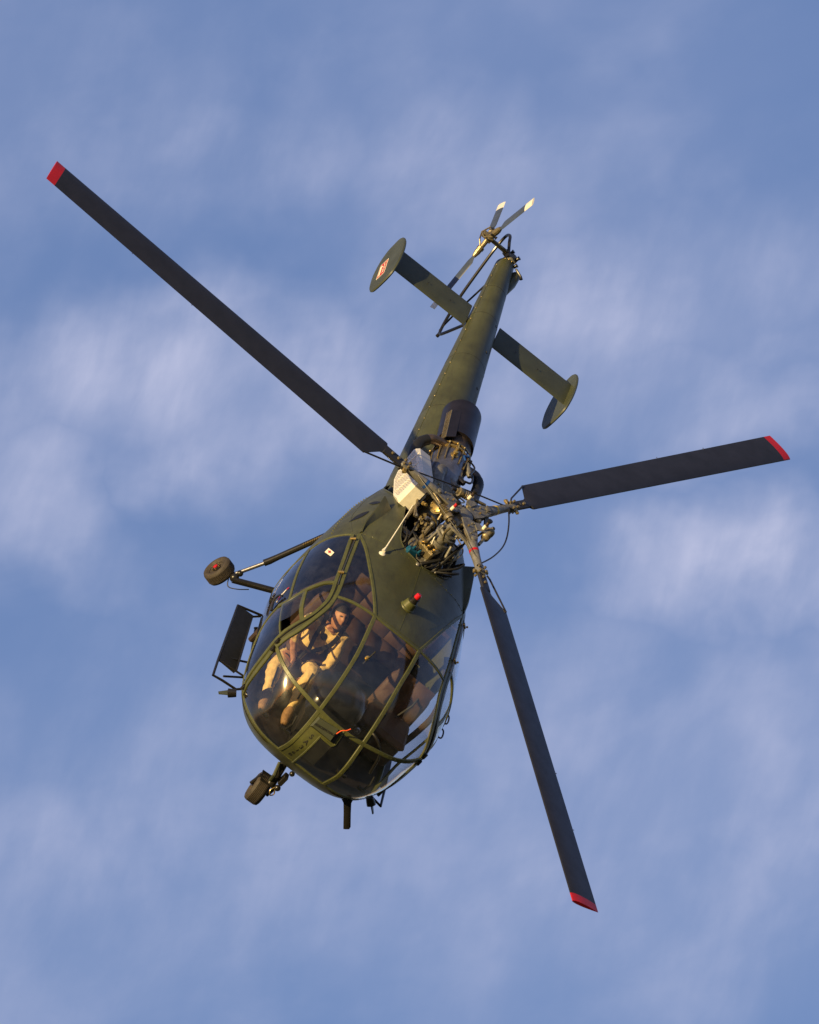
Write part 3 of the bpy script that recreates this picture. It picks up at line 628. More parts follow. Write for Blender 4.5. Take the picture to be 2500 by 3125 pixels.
for iy in range(-4, 4):
    for iz in range(8):
        y = (iy + .5) * .212; z = -2.02 + iz * .192
        if abs(y) + .09 > section_y(bx_, z) or (z > -1.22 and abs(y) < .5): continue
        if proto is None: proto = obj('quilted_panel', qm, M['brown'], bulk, fix=False); o = proto
        else: o = proto.copy(); C.objects.link(o); o.parent = bulk
        o.location = (bx_ + .012, y, z + .0); o.scale = (1, 1, .93); o.rotation_euler = (random.uniform(-.015, .015), 0, 0)
def seat(cx, cy, w, mt=M['brown'], backh=.62, lean=.16, name='front_seat'):
    root = obj(name, MB().box(V(cx + .22, cy, -1.93), .46, w - .04, .30), M['brown_dark'], H)
    vs = []; g = 9
    mbc = MB().box(V(cx + .24, cy, -1.745), .50, w, .10, bev=.4); obj('seat_cushion', mbc, mt, root)
    # rounded backrest outline extruded
    out_ = []; hw = w / 2
    for t in np.linspace(-1, 1, 25):
        a = math.pi / 2 * (1 - t); out_.append((hw * np.sign(math.cos(a)) * abs(math.cos(a)) ** .55, abs(math.sin(a)) ** .55))
    P = [V(cx + .0, cy - hw, -1.80)] + [V(cx - lean * (.6 + .4 * q) + .05, cy + yy, -1.80 + backh * (.55 + .45 * q)) for yy, q in out_] + [V(cx + .0, cy + hw, -1.80)]
    cB = sum(P) / len(P); kP = len(P); lay = [[cB + (p - cB) * f_ + V(o_, 0, 0) for p in P] for f_, o_ in ((.80, .012), (.93, .004), (1.0, -.03), (.98, -.07), (.88, -.10))]
    obj('backrest', MB().add([p for l_ in lay for p in l_], [(i + kP * r, (i + 1) % kP + kP * r, kP * (r + 1) + (i + 1) % kP, kP * (r + 1) + i) for r in range(4) for i in range(kP)] + [tuple(range(kP)), tuple(4 * kP + i for i in range(kP))]), mt, root, ang=60)
    for iz in range(2):
        for iy in (-1, 1):
            vs, fs = puff(V(cx + .012 - lean * (.25 + .33 * iz), cy + iy * w * .235, -1.63 + iz * .225), V(0, 1, 0), unit(V(-lean, 0, backh)), w * .43, .205, .0, .03); obj('quilted_panel', MB().add(vs, fs), mt, root, fix=False)
    hb = MB().tube([V(cx - .14, cy - w * .25, -1.36), V(cx + .03, cy - w * .2, -1.5), V(cx + .12, cy - .04, -1.68)], .013, 5); hb.tube([V(cx - .14, cy + w * .25, -1.36), V(cx + .03, cy + w * .2, -1.5), V(cx + .12, cy + .04, -1.68)], .013, 5)
    obj('seat_belt', hb, M['flat_black'], root)
    return root
seat(1.06, .63, .52, backh=.46); seat(.80, -.46, .47, backh=.50)
rs = obj('rear_bench', MB().box(V(.05, 0, -1.92), .46, 1.5, .30), M['brown_dark'], H)
for iy in range(-3, 4):
    vs, fs = puff(V(.06, iy * .215, -1.765), V(1, 0, 0), V(0, 1, 0), .44, .208, 0, .03); obj('seat_cushion', MB().add(vs, fs), M['brown'], rs, fix=False)
    vs, fs = puff(V(-.13, iy * .215, -1.52), V(0, 1, 0), V(-.15, 0, 1), .208, .42, 0, .03); obj('backrest_panel', MB().add(vs, fs), M['brown'], rs, fix=False)
# instrument pedestal with hooded panel
con = obj('instrument_pedestal', MB().add(*(lambda q: (q, [(0, 1, 2, 3), (4, 5, 6, 7), (0, 1, 5, 4), (1, 2, 6, 5), (2, 3, 7, 6), (3, 0, 4, 7)]))([V(2.0, -.30, -1.62), V(2.0, .20, -1.62), V(2.28, .13, -2.1), V(2.28, -.22, -2.1), V(1.72, -.30, -1.66), V(1.72, .20, -1.66), V(1.55, .13, -2.1), V(1.55, -.22, -2.1)])), M['black'], H, ang=20)
mb = MB(); vs = []; hx = [(-.36, 0), (-.355, .14), (-.30, .235), (-.18, .285), (.0, .295), (.14, .27), (.22, .20), (.25, .10), (.25, 0)]
for x_, k_, dz in ((1.66, 1.0, .0), (1.80, 1.03, .01), (1.95, .98, -.01), (2.06, .86, -.05), (2.12, .70, -.10)):
    for y_, z_ in hx: vs.append(V(x_, -.05 + (y_ + .05) * k_, -1.68 + z_ * k_ + dz))
n_ = len(hx); mb.add(vs, [(i * n_ + j, i * n_ + j + 1, (i + 1) * n_ + j + 1, (i + 1) * n_ + j) for i in range(4) for j in range(n_ - 1)] + [tuple(4 * n_ + j for j in range(n_)), tuple(range(n_))[::-1]])
gm = mat('glossy black hood', (.010, .011, .014), .25); obj('instrument_hood', mb, gm, con, ang=50)
for gy, gz, gr_ in ((-.27, -1.50, .045), (-.15, -1.47, .055), (-.01, -1.47, .055), (.12, -1.50, .045), (-.2, -1.60, .04), (-.05, -1.60, .04), (.09, -1.6, .035)):
    gg = obj('dial', MB().lathe(V(1.655, gy, gz), V(-1, 0, 0), [(0, gr_), (.012, gr_), (.012, gr_ * .85), (.006, gr_ * .8)], 20), M['black_metal'], con)
for i in range(7):
    obj('switch', MB().sphere(V(2.155 + .018 * i, -.16 + .012 * i, -1.80 - .04 * i), .006, 8, 6), M['whiteflat'], con)
for sy in (-.53, .52):
    st_ = obj('control_stick', MB().tube(spl3([V(1.42, sy, -2.1), V(1.46, sy, -1.95), V(1.36, sy, -1.80), V(1.38, sy, -1.70)]), .013, 8), M['black_metal'], H)
    obj('stick_grip', MB().tube([V(1.38, sy, -1.71), V(1.37, sy, -1.66), V(1.39, sy, -1.60)], [.02, .024, .018], 10), M['black'], st_)
for sy in (-.60, -.32, .42, .70):
    pd = obj('rudder_pedal', MB().tube([V(2.2, sy - .06, -2.02), V(2.2, sy + .06, -2.02)], .022, 10), M['black_metal'], H)
    obj('pedal_arm', MB().tube([V(2.2, sy, -2.02), V(2.26, sy, -1.88), V(2.22, sy - .02, -1.80)], .012, 8), M['black_metal'], pd)
obj('tubular_frame', MB().tube(spl3([V(1.75, .25, -1.72), V(1.9, .45, -1.60), V(1.95, .62, -1.70), V(1.85, .72, -2.0)]), .016, 8), M['black_metal'], H)
gd = obj('compass', MB().lathe(V(1.97, .28, -1.64), V(.9, -.2, .3), [(0, .035), (.04, .035), (.045, .028), (.03, .024), (.05, .01)], 18), M['steel'], H)
gd = obj('lamp_head', MB().lathe(V(1.98, .04, -1.62), V(.8, -.5, .3), [(0, .018), (.05, .02), (.055, .014), (.045, .01)], 14), M['gold'], H)
# side post and roof arch inside the port door
obj('door_post', MB().tube(spl3([V(1.0, .66, -.86), V(1.12, .82, -1.08), V(1.18, .93, -1.35), V(1.15, .95, -1.65), V(1.05, .93, -2.1)]), .034, 8), M['brown_dark'], H)
obj('door_post', MB().tube(spl3([V(.9, -.66, -.86), V(1.02, -.82, -1.08), V(1.05, -.93, -1.35), V(1.05, -.95, -1.65), V(1.0, -.93, -2.1)]), .030, 8), M['brown_dark'], H)

# ---------------------------------------------------------------- engine bay
EC = snap(np.array(curves['engine'])); k = len(EC); low = []
for p in EC:
    dep = np.interp(p[0], [-1.75, -1.3, -.4, .05, .3], [.10, .30, .60, .34, .20]); low.append(V(p[0] * .97 - .01, p[1] * .93, p[2] - dep))
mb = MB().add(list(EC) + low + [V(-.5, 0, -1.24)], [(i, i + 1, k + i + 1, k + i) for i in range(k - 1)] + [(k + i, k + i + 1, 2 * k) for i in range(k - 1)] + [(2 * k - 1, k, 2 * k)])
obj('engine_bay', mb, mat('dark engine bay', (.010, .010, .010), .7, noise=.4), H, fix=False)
stripE = obj('bay_lip', MB().tube([p + hnorm(p) * .004 for p in EC[2:-2]], .008, 6), M['olive'], H)
# tail boom
def boom_c(x): return V(x, 0, -1.489 - .137 * x)
def boom_r(x): return .411 + .036 * x - .002 * x * x
mb = MB(); vs = []; nx, nt_ = 70, 48; bxs = np.linspace(-1.35, -6.33, nx)
for x in bxs:
    for j in range(nt_):
        a = 2 * math.pi * j / nt_; r = boom_r(x); vs.append(boom_c(x) + V(0, r * math.cos(a), r * math.sin(a)))
mb.add(vs, [(i * nt_ + j, i * nt_ + (j + 1) % nt_, (i + 1) * nt_ + (j + 1) % nt_, (i + 1) * nt_ + j) for i in range(nx - 1) for j in range(nt_)] + [tuple((nx - 1) * nt_ + j for j in range(nt_))])
boom = obj('tail_boom', mb, M['olive'], H)
def on_boom(x, a, lift=0): r = boom_r(x) + lift; return boom_c(x) + V(0, r * math.cos(a), r * math.sin(a))
for x in (-2.2, -3.3, -4.35, -5.2, -5.75):
    mb = MB(); mb.tube([on_boom(x, a, -.0008) for a in np.linspace(0, 2 * math.pi, 41)], .0028, 5, cap=False); obj('boom_seam', mb, M['black'], boom)
for a in (math.radians(158), math.radians(-10)):
    obj('boom_seam', MB().tube([on_boom(x, a, .001) for x in np.linspace(-1.5, -6.2, 30)], .003, 5), M['olive'], boom)
    mb = MB()
    for x in np.linspace(-1.5, -6.2, 22): mb.sphere(on_boom(x, a, .004), .008, 6, 5)
    o = obj('rivets', mb, M['drab'], boom, fix=False); o['kind'] = 'stuff'
for x, a in ((-4.6, 62), (-3.95, 55), (-3.3, 62), (-5.15, 50)):
    a = math.radians(a); c = on_boom(x, a); n_ = V(0, math.cos(a), math.sin(a)); obj('vent_hole', MB().lathe(c - n_ * .004, n_, [(0, .018), (.008, .018), (.008, .0)], 14), M['black'], boom)
# fairing on the boom end (small blister on the port side)
mb = MB().tube([V(-5.85, .10, -.66), V(-6.1, .135, -.625), V(-6.28, .15, -.60)], [.02, .05, .052], 14); obj('boom_fairing', mb, M['olive'], boom)
# tail gearbox
gb = obj('tail_gearbox', MB().lathe(V(-6.30, 0, -.626), V(-1, 0, .45), [(0, .094), (.03, .092), (.035, .075), (.09, .07), (.13, .055), (.15, .03)], 20), M['drab'], H)
mb = MB().lathe(V(-6.40, .06, -.55), V(0, -1, .25), [(0, .06), (.05, .065), (.09, .055), (.11, .04), (.16, .038)], 18); obj('gearbox_flange', mb, M['grey'], gb)
for X in ((-6.36, .05, -.49), (-6.42, -.03, -.50), (-6.33, .08, -.56)): obj('filler_cap', MB().lathe(V(*X), V(-.2, .3, 1), [(0, .018), (.03, .018), (.035, .024), (.045, .022)], 12), M['black_metal'], gb)
obj('tail_light', MB().tube([V(-6.25, .09, -.52), V(-6.2, .17, -.53), V(-6.17, .19, -.54)], [.012, .014, .02], 8), M['black_metal'], gb)
mb = MB()
for i in range(14):
    a = 2 * math.pi * i / 14; mb.sphere(V(-6.33, .088 * math.cos(a), -.61 + .088 * math.sin(a)), .009, 6, 5)
obj('gearbox_bolt', mb, M['gold'], gb, fix=False)['kind'] = 'stuff'
# tail rotor, disc plane almost parallel to the symmetry plane
TH = V(-6.24, -.36, -.424); TN = unit(V(.075, 1, 0)); TE = unit(np.cross(V(0, 0, 1), TN)); TG = np.cross(TN, TE)
obj('tail_rotor_shaft', MB().tube([V(-6.42, -.03, -.52), TH - TN * .0, TH - TN * .03], [.026, .022, .03], 12), M['drab'], H)
trh = obj('tail_rotor_hub', MB().lathe(TH + TN * .04, -TN, [(0, .05), (.05, .055), (.06, .04), (.12, .038), (.125, .02)], 16), M['drab'], H)
for k_ in range(3):
    a = 2.0407 + k_ * 2 * math.pi / 3; d = math.cos(a) * TE + math.sin(a) * TG; l = np.cross(TN, d); th = math.radians((16, -24, 16)[k_])
    ch = unit(l * math.cos(th) + TN * math.sin(th)); nn_ = np.cross(d, ch)
    obj('blade_grip', MB().tube([TH + d * .03, TH + d * .12, TH + d * .13, TH + d * .20, TH + d * .26], [.028, .026, .036, .034, .02], 10), M['drab'], trh)
    obj('pitch_horn', MB().tube([TH + d * .13, TH + d * .13 + l * .06, TH + d * .06 + l * .08 - TN * .06, TH - TN * .10], .009, 6), M['drab'], trh)
    mb = MB().lathe(TH + d * .14 + l * .05, TN, [(-.03, .014), (.03, .014), (.035, .02), (.045, .02)], 8); obj('grip_bolt', mb, M['black_metal'], trh)
    def tb(r0, r1, ns=6):
        mbb = MB(); vs = []
        for i in range(ns):
            r = r0 + (r1 - r0) * i / (ns - 1); c = .03 if r < .27 else (.045 if r < .33 else .092); c = c if r < .3 else .098
            for j in range(12):
                b = 2 * math.pi * j / 12; vs.append(TH + d * r + ch * (c * .5 * math.cos(b) * 1.05 - (0 if c < .05 else .012)) + nn_ * (.010 * math.sin(b)))
        mbb.add(vs, [(i * 12 + j, i * 12 + (j + 1) % 12, (i + 1) * 12 + (j + 1) % 12, (i + 1) * 12 + j) for i in range(ns - 1) for j in range(12)] + [tuple(range(12)), tuple((ns - 1) * 12 + j for j in range(12))]); return mbb
    o = obj('tail_rotor_blade', tb(.22, .80, 12), M['tailblade'], H); obj('blade_tip', tb(.80, .962, 3), M['white'], o)
# tail rotor guard tubes
go = obj('tail_guard', MB().tube(spl3([V(-6.27, -.06, -.47), V(-6.45, -.11, -.43), V(-6.62, -.12, -.44), V(-6.74, -.12, -.53), V(-6.72, -.12, -.66), V(-6.62, -.12, -.83), V(-6.32, -.12, -1.2), V(-6.05, -.12, -1.38), V(-5.86, -.12, -1.455), V(-5.77, -.12, -1.44), V(-5.66, -.12, -1.34), V(-5.3, -.10, -.90)], 6), .017, 10), M['black_metal'], H)
obj('guard_brace', MB().tube([V(-5.9, -.12, -1.48), V(-5.93, -.12, -1.40), V(-5.93, -.12, -1.12), V(-5.94, -.10, -.72)], .011, 8), M['black_metal'], go)
obj('guard_foot', MB().lathe(V(-5.80, -.12, -1.50), V(0, 0, 1), [(0, .02), (.05, .02), (.06, .012)], 8), M['black_metal'], go)
# stabiliser with end fins
def foil(A, B, CA, thick=.10, n=16):
    # A,B: leading edge root and tip; CA chord vector
    c = np.linalg.norm(CA); cu = unit(CA); sp_ = unit(B - A); nz = np.cross(cu, sp_); vs = []
    for P in (A, B):
        for j in range(n):
            a = 2 * math.pi * j / n; t = .5 - .5 * math.cos(a); vs.append(P + cu * c * t + nz * thick * c * .5 * math.sin(a) * (1.35 - .9 * t))
    return MB().add(vs, [(j, (j + 1) % n, n + (j + 1) % n, n + j) for j in range(n)] + [tuple(range(n))[::-1], tuple(range(n, 2 * n))])
for sy in (-1, 1):
    x0 = -4.985 if sy < 0 else -5.06
    ra = V(-5.0, .19 * sy, -.80); rt = V(-4.985, 1.17 * sy, -.795)
    sb = obj('stabiliser', foil(ra, rt, V(-.335, 0, .075)), M['green_grey'], H, ang=25)
    obj('stabiliser_root', MB().tube([V(-5.12, .05 * sy, -.79), V(-5.12, .21 * sy, -.785)], .03, 10), M['black_metal'], sb)
    for yy in (.45, .75): obj('drain_hole', MB().lathe(V(-5.14, yy * sy, -.735), V(.2, 0, 1), [(0, .008), (.004, .008), (.004, 0)], 10), M['black'], sb)
    ol = [(-5.545, -.70), (-5.41, -.64), (-5.2, -.615), (-5.0, -.635), (-4.87, -.69), (-4.80, -.76), (-4.795, -.92), (-4.835, -1.07), (-4.92, -1.135), (-5.05, -1.162), (-5.28, -1.155), (-5.47, -1.09), (-5.55, -1.03), (-5.60, -.95), (-5.605, -.86), (-5.60, -.77)]
    P = spl3([V(x, 1.185 * sy, z) for x, z in ol] + [V(ol[0][0], 1.185 * sy, ol[0][1])], 4)[:-1]
    k = len(P); cc = sum(P) / k; inn = [p + (cc - p) * .03 for p in P]; mb = MB(); off = V(0, .014, 0)
    mb.add(list(P) + [p + off for p in inn] + [p - off for p in inn], [(i, (i + 1) % k, k + (i + 1) % k, k + i) for i in range(k)] + [(i, (i + 1) % k, 2 * k + (i + 1) % k, 2 * k + i) for i in range(k)] + [tuple(range(k, 2 * k)), tuple(range(2 * k, 3 * k))])
    fin = obj('end_fin', mb, M['green_grey'], sb, ang=30)
    if sy < 0:
        F_ = lambda x, z, l: V(x, -1.199 - l, z)
        q4 = [(-5.323, -.888), (-5.344, -1.025), (-5.035, -1.045), (-5.013, -.903)]
        obj('warning_label', MB().add([F_(x, z, .001) for x, z in q4], [(0, 1, 2, 3)]), M['whiteflat'], sb, fix=False, smooth=False)
        cx_, cz_ = sum(a for a, b in q4) / 4, sum(b for a, b in q4) / 4
        obj('label_field', MB().add([F_(cx_ + (x - cx_) * .92, cz_ + (z - cz_) * .86, .002) for x, z in q4], [(0, 1, 2, 3)]), M['redflat'], sb, fix=False, smooth=False)
        U_ = unit(V(-5.323 + 5.013, 0, -.888 + .903)); 
        text_obj('DANGER', V(cx_, -1.203, -.940), V(-1, 0, .03) * -1, V(0, 0, 1), .058, M['whiteflat'], sb, name='label_lettering', bold=.01)
        ar = [(-5.30, -.998), (-5.24, -.965), (-5.24, -.983), (-5.07, -.990), (-5.07, -1.020), (-5.24, -1.013), (-5.24, -1.031)]
        obj('label_arrow', MB().add([F_(x, z, .003) for x, z in ar], [tuple(range(len(ar)))]), M['whiteflat'], sb, fix=False, smooth=False)



# ---------------------------------------------------------------- engine and gearbox on the deck
def P_(*a): return V(*a)
EA = [V(-3.0, 0, -.655), V(-2.3, 0, -.625), V(-2.0, 0, -.74), V(-1.5, 0, -.79), V(-1.0, 0, -.815)]
ea = unit(V(1, 0, -.06))
ex = obj('exhaust_pipe', MB().lathe(V(-2.27, -.012, -.615), unit(V(-1, 0, -.03)), [(0, .192), (.0, .204), (.70, .208), (.70, .200), (.10, .185), (.10, .0)], 48), M['exhaust'], H, ang=30)
# mesh deflector on the exhaust
gf = obj('exhaust_grille', MB().add([V(-2.10, -.198, -.484), V(-2.70, -.198, -.507), V(-2.735, -.203, -.583), V(-2.12, -.203, -.555)], [(0, 1, 2, 3)]), M['black'], ex, fix=False)
mb = MB(); A_, B_, C_, D_ = V(-2.10, -.195, -.475), V(-2.72, -.195, -.50), V(-2.74, -.215, -.575), V(-2.12, -.215, -.55)
A_, B_ = V(-2.10, -.204, -.480), V(-2.70, -.204, -.503); C_, D_ = V(-2.735, -.209, -.583), V(-2.12, -.209, -.555)
for i in range(17): t = i / 16; mb.tube([A_ + (B_ - A_) * t, D_ + (C_ - D_) * t], .0035, 5)
for i in range(5): t = i / 4; mb.tube([A_ + (D_ - A_) * t, B_ + (C_ - B_) * t], .0035 if 0 < i < 4 else .006, 5)
obj('grille_bars', mb, M['drab'], ex, fix=False)
obj('exhaust_fin', MB().prism([V(-2.13, -.12, -.425), A_, B_, V(-2.72, -.12, -.45)], V(0, .0, -.012)), M['exhaust'], ex)
tb_ = obj('turbine_casing', MB().lathe(V(-2.34, 0, -.615), unit(V(1, 0, -.14)), [(0, .17), (.04, .178), (.20, .182), (.24, .200)], 40), M['heat'], H)
mb = MB()
mb.lathe(V(-2.12, 0, -.655), ea, [(0, .205), (.0, .214), (.018, .214), (.018, .206)], 40); mb.lathe(V(-2.06, 0, -.66), ea, [(0, .204), (.0, .215), (.022, .215), (.022, .20)], 40)
obj('clamp_ring', mb, M['gold'], H)
M['steel_dark'] = mat('heat stained steel', (.26, .255, .27), .30, metal=.85, noise=.45, nscale=10, bump=.15, bscale=30)
cb = obj('combustion_chamber', MB().lathe(V(-2.04, 0, -.665), unit(V(1, 0, -.10)), [(0, .200), (.05, .205), (.30, .20), (.42, .185), (.46, .165), (.60, .16)], 44), M['steel_dark'], H)
rn_ = random.Random(3)
for i in range(9):
    a = math.radians(40 + i * 22); r = .213; mb = MB(); c = lambda x, rr: V(x, rr * math.cos(a), -.665 - (x + 2.04) * .10 + rr * math.sin(a))
    mb.tube([c(-2.08, .218), c(-2.0, .228), c(-1.92, .222), c(-1.80, .212)], .008, 6); mb.sphere(c(-2.08, .224), .014, 8, 6)
    obj('fuel_pipe', mb, M['gold'] if i % 2 else M['drab'], cb)
mb = MB(); a = math.radians(104); c0 = V(-1.90, .2 * math.cos(a), -.68 + .2 * math.sin(a)); n_ = V(0, math.cos(a), math.sin(a))
mb.lathe(c0, n_, [(0, .045), (.006, .045), (.01, .02), (.03, .022), (.035, .03), (.05, .028), (.06, .014), (.085, .012)], 16)
mb.tube(spl3([c0 + n_ * .08, c0 + n_ * .10 + V(-.05, 0, 0), c0 + n_ * .06 + V(-.10, -.01, 0)]), .009, 6)
obj('igniter', mb, M['gold'], cb)
obj('igniter_lead', MB().tube(spl3([V(-2.02, .04, -.44), V(-1.96, .09, -.43), V(-1.92, .04, -.435), V(-1.86, .07, -.44)]), .011, 8), M['bluepaint'], cb)
cs_ = obj('compressor_casing', MB().lathe(V(-1.46, 0, -.73), unit(V(1, 0, -.10)), [(0, .15), (.02, .19), (.06, .195), (.12, .16), (.26, .145), (.30, .17), (.34, .17)], 36), M['grey'], H)
for i in range(12):
    a = 2 * math.pi * i / 12; obj('casing_rib', MB().box(V(-1.25, .15 * math.cos(a), -.75 + .15 * math.sin(a)), .22, .012, .03, np.array([unit(V(1, 0, -.1)), V(0, -math.sin(a), math.cos(a)), V(0, math.cos(a), math.sin(a))])), M['grey'], cs_)
obj('air_duct', MB().tube(spl3([V(-1.62, -.10, -.58), V(-1.44, -.15, -.53), V(-1.28, -.14, -.55), V(-1.2, -.08, -.62)]), [.07] * 8 + [.075] * 8 + [.08] * 9, 20), M['grey'], H)
# bleed elbows and corrugated hoses on both sides
def corrug(path, r, step=.014):
    P = spl3(path, 12); d = np.r_[0, np.cumsum([np.linalg.norm(P[i + 1] - P[i]) for i in range(len(P) - 1)])]; n = int(d[-1] / step); A = np.array(P)
    pts = [np.array([np.interp(s_, d, A[:, j]) for j in range(3)]) for s_ in np.linspace(0, d[-1], n)]
    return MB().tube(pts, [r * (1 + .045 * (i % 2)) for i in range(n)], 18)
obj('bleed_elbow', MB().tube(spl3([V(-2.08, -.14, -.56), V(-2.06, -.22, -.555), V(-2.02, -.30, -.56), V(-1.98, -.35, -.58)]), .052, 16), M['heat'], H)
obj('rubber_hose', corrug([V(-1.99, -.34, -.578), V(-1.93, -.392, -.62), V(-1.85, -.41, -.66), V(-1.76, -.40, -.70), V(-1.66, -.38, -.71)], .056), M['black'], H)
obj('bleed_elbow', MB().tube(spl3([V(-2.04, .14, -.62), V(-2.06, .24, -.61), V(-2.04, .31, -.60), V(-1.98, .345, -.60)]), .050, 16), M['heat'], H)
obj('rubber_hose', corrug([V(-2.0, .335, -.60), V(-1.93, .362, -.60), V(-1.82, .365, -.61), V(-1.66, .355, -.61), V(-1.50, .345, -.59)], .056), M['black'], H)
obj('hose_end', MB().lathe(V(-1.52, .347, -.595), V(1, -.05, .0), [(0, .056), (.10, .056), (.12, .05), (.125, 0)], 20), M['grey'], H)
mb = MB(); mb.tube(spl3([V(-2.0, .18, -.54), V(-1.80, .24, -.52), V(-1.65, .22, -.50), V(-1.60, .15, -.50)]), .012, 8); mb.tube(spl3([V(-2.04, .12, -.50), V(-1.9, .2, -.46), V(-1.72, .17, -.46)]), .010, 8)
obj('fuel_line', mb, M['black_metal'], H)
for i, (p0, p1, r, mtn) in enumerate([((-1.95, .12, -.50), (-1.78, .20, -.52), .03, 'grey'), ((-1.75, .02, -.58), (-1.62, .17, -.54), .035, 'black_metal'), ((-1.62, -.05, -.60), (-1.50, .10, -.56), .04, 'grey'), ((-1.58, .17, -.62), (-1.36, .15, -.60), .04, 'drab'), ((-1.36, .07, -.6), (-1.2, .16, -.58), .03, 'grey')]):
    mb = MB().lathe(V(*p0), V(*p1) - V(*p0), [(0, r * .6), (.01, r), (np.linalg.norm(V(*p1) - V(*p0)) * .8, r), (np.linalg.norm(V(*p1) - V(*p0)), r * .7)], 14); obj('engine_accessory', mb, M[mtn], H)
# white perforated air intake box (starboard) as an angled prism standing outboard of the engine
F3 = [(-.862, -.763), (-1.30, -.835), (-1.60, -.80), (-1.80, -.66), (-1.83, -.58), (-1.60, -.47), (-1.36, -.40), (-.793, -.313), (-.64, -.333), (-.635, -.649)]
F3 = [(-.87, -.755), (-1.30, -.835), (-1.48, -.79), (-1.54, -.70), (-1.60, -.57), (-1.55, -.52), (-.80, -.318), (-.65, -.335), (-.645, -.645)]
yo = -.47; face = [V(x, yo, z) for x, z in F3]; cc = sum(face) / len(face); k = len(face)
ring2 = [V(x, yo + .035, z) + (V(x, yo, z) - cc) * V(.09, 0, .12) for x, z in F3]; ring3 = [p + V(0, .13, 0) for p in ring2]
mb = MB().add(face, [tuple(range(k))]); ib = obj('intake_filter_box', MB().add(face + ring2 + ring3, [(i, (i + 1) % k, k + (i + 1) % k, k + i) for i in range(k)] + [(k + i, k + (i + 1) % k, 2 * k + (i + 1) % k, 2 * k + i) for i in range(k)] + [tuple(2 * k + i for i in range(k))]), M['white'], H, smooth=False)
inner = [V(x, yo - .002, z) + (cc - V(x, yo, z)) * V(.10, 0, .10) for x, z in F3]
obj('perforated_screen', MB().add(inner, [tuple(range(k))]), M['perf'], ib, fix=False, smooth=False)
obj('screen_rim', MB().add(face + inner, [(i, (i + 1) % k, k + (i + 1) % k, k + i) for i in range(k)]), M['white'], ib, fix=False, smooth=False)
for x in (-.86, -1.12, -1.36):
    obj('screen_rib', MB().box(V(x, yo - .004, -.56 - (x + 1.1) * -.10), .030, .006, .36, np.array([unit(V(1, 0, -.22)), V(0, 1, 0), unit(V(.22, 0, 1))]), bev=.05), M['white'], ib, smooth=False)
# same box, port side
fp = [V(p[0], -p[1], p[2]) for p in face + ring2 + ring3]
# gear train nose: ringed drum on the engine axis
dr = obj('ringed_drum', MB().lathe(V(-.90, -.06, -.675), unit(V(1, 0, -.06)), [(0, .14), (.02, .15), (.04, .15), (.045, .135), (.10, .128), (.105, .138), (.12, .138), (.125, .12), (.20, .112), (.205, .12), (.22, .12), (.225, .10), (.27, .092), (.275, .098), (.285, .098), (.29, .07), (.32, .065), (.325, .072), (.335, .072), (.34, .05), (.38, .045), (.385, .03), (.42, .028)], 40), M['drab'], H, ang=25)
gbx = obj('main_gearbox', MB().lathe(V(-.02, 0, -.98), V(0, 0, 1), [(0, .24), (.10, .26), (.18, .25), (.22, .22), (.30, .20), (.34, .22), (.37, .22), (.40, .16), (.52, .12), (.60, .11)], 32), M['grey'], H, ang=30)
for i in range(16):
    a = 2 * math.pi * i / 16; obj('gearbox_rib', MB().box(V(-.02 + .22 * math.cos(a), .22 * math.sin(a), -.80), .03, .012, .22, np.array([V(math.cos(a), math.sin(a), 0), V(-math.sin(a), math.cos(a), 0), V(0, 0, 1)])), M['grey'], gbx)
    if i % 2 == 0: obj('gearbox_bolt', MB().lathe(V(-.02 + .2 * math.cos(a), .2 * math.sin(a), -.615), V(0, 0, 1), [(0, .012), (.02, .012), (.02, .0)], 6), M['gold'], gbx)
# round gold cover plate and its casing, starboard of the gearbox
pn = unit(V(.45, -.75, .35)); pc_ = V(-.55, -.14, -.36)
o = obj('accessory_casing', MB().lathe(pc_ - pn * .16, pn, [(0, .06), (.02, .085), (.12, .09), (.13, .10), (.15, .10)], 28), M['drab'], H)
obj('cover_plate', MB().lathe(pc_ - pn * .008, pn, [(0, .088), (.012, .088), (.016, .082), (.017, 0)], 28), M['gold'], o)
u_, w_, _ = frame_of(pn)
for i in range(8): obj('cover_bolt', MB().lathe(pc_ + pn * .006 + .074 * (math.cos(i * .785) * u_ + math.sin(i * .785) * w_), pn, [(0, .008), (.012, .008), (.012, 0)], 6), M['drab'], o)
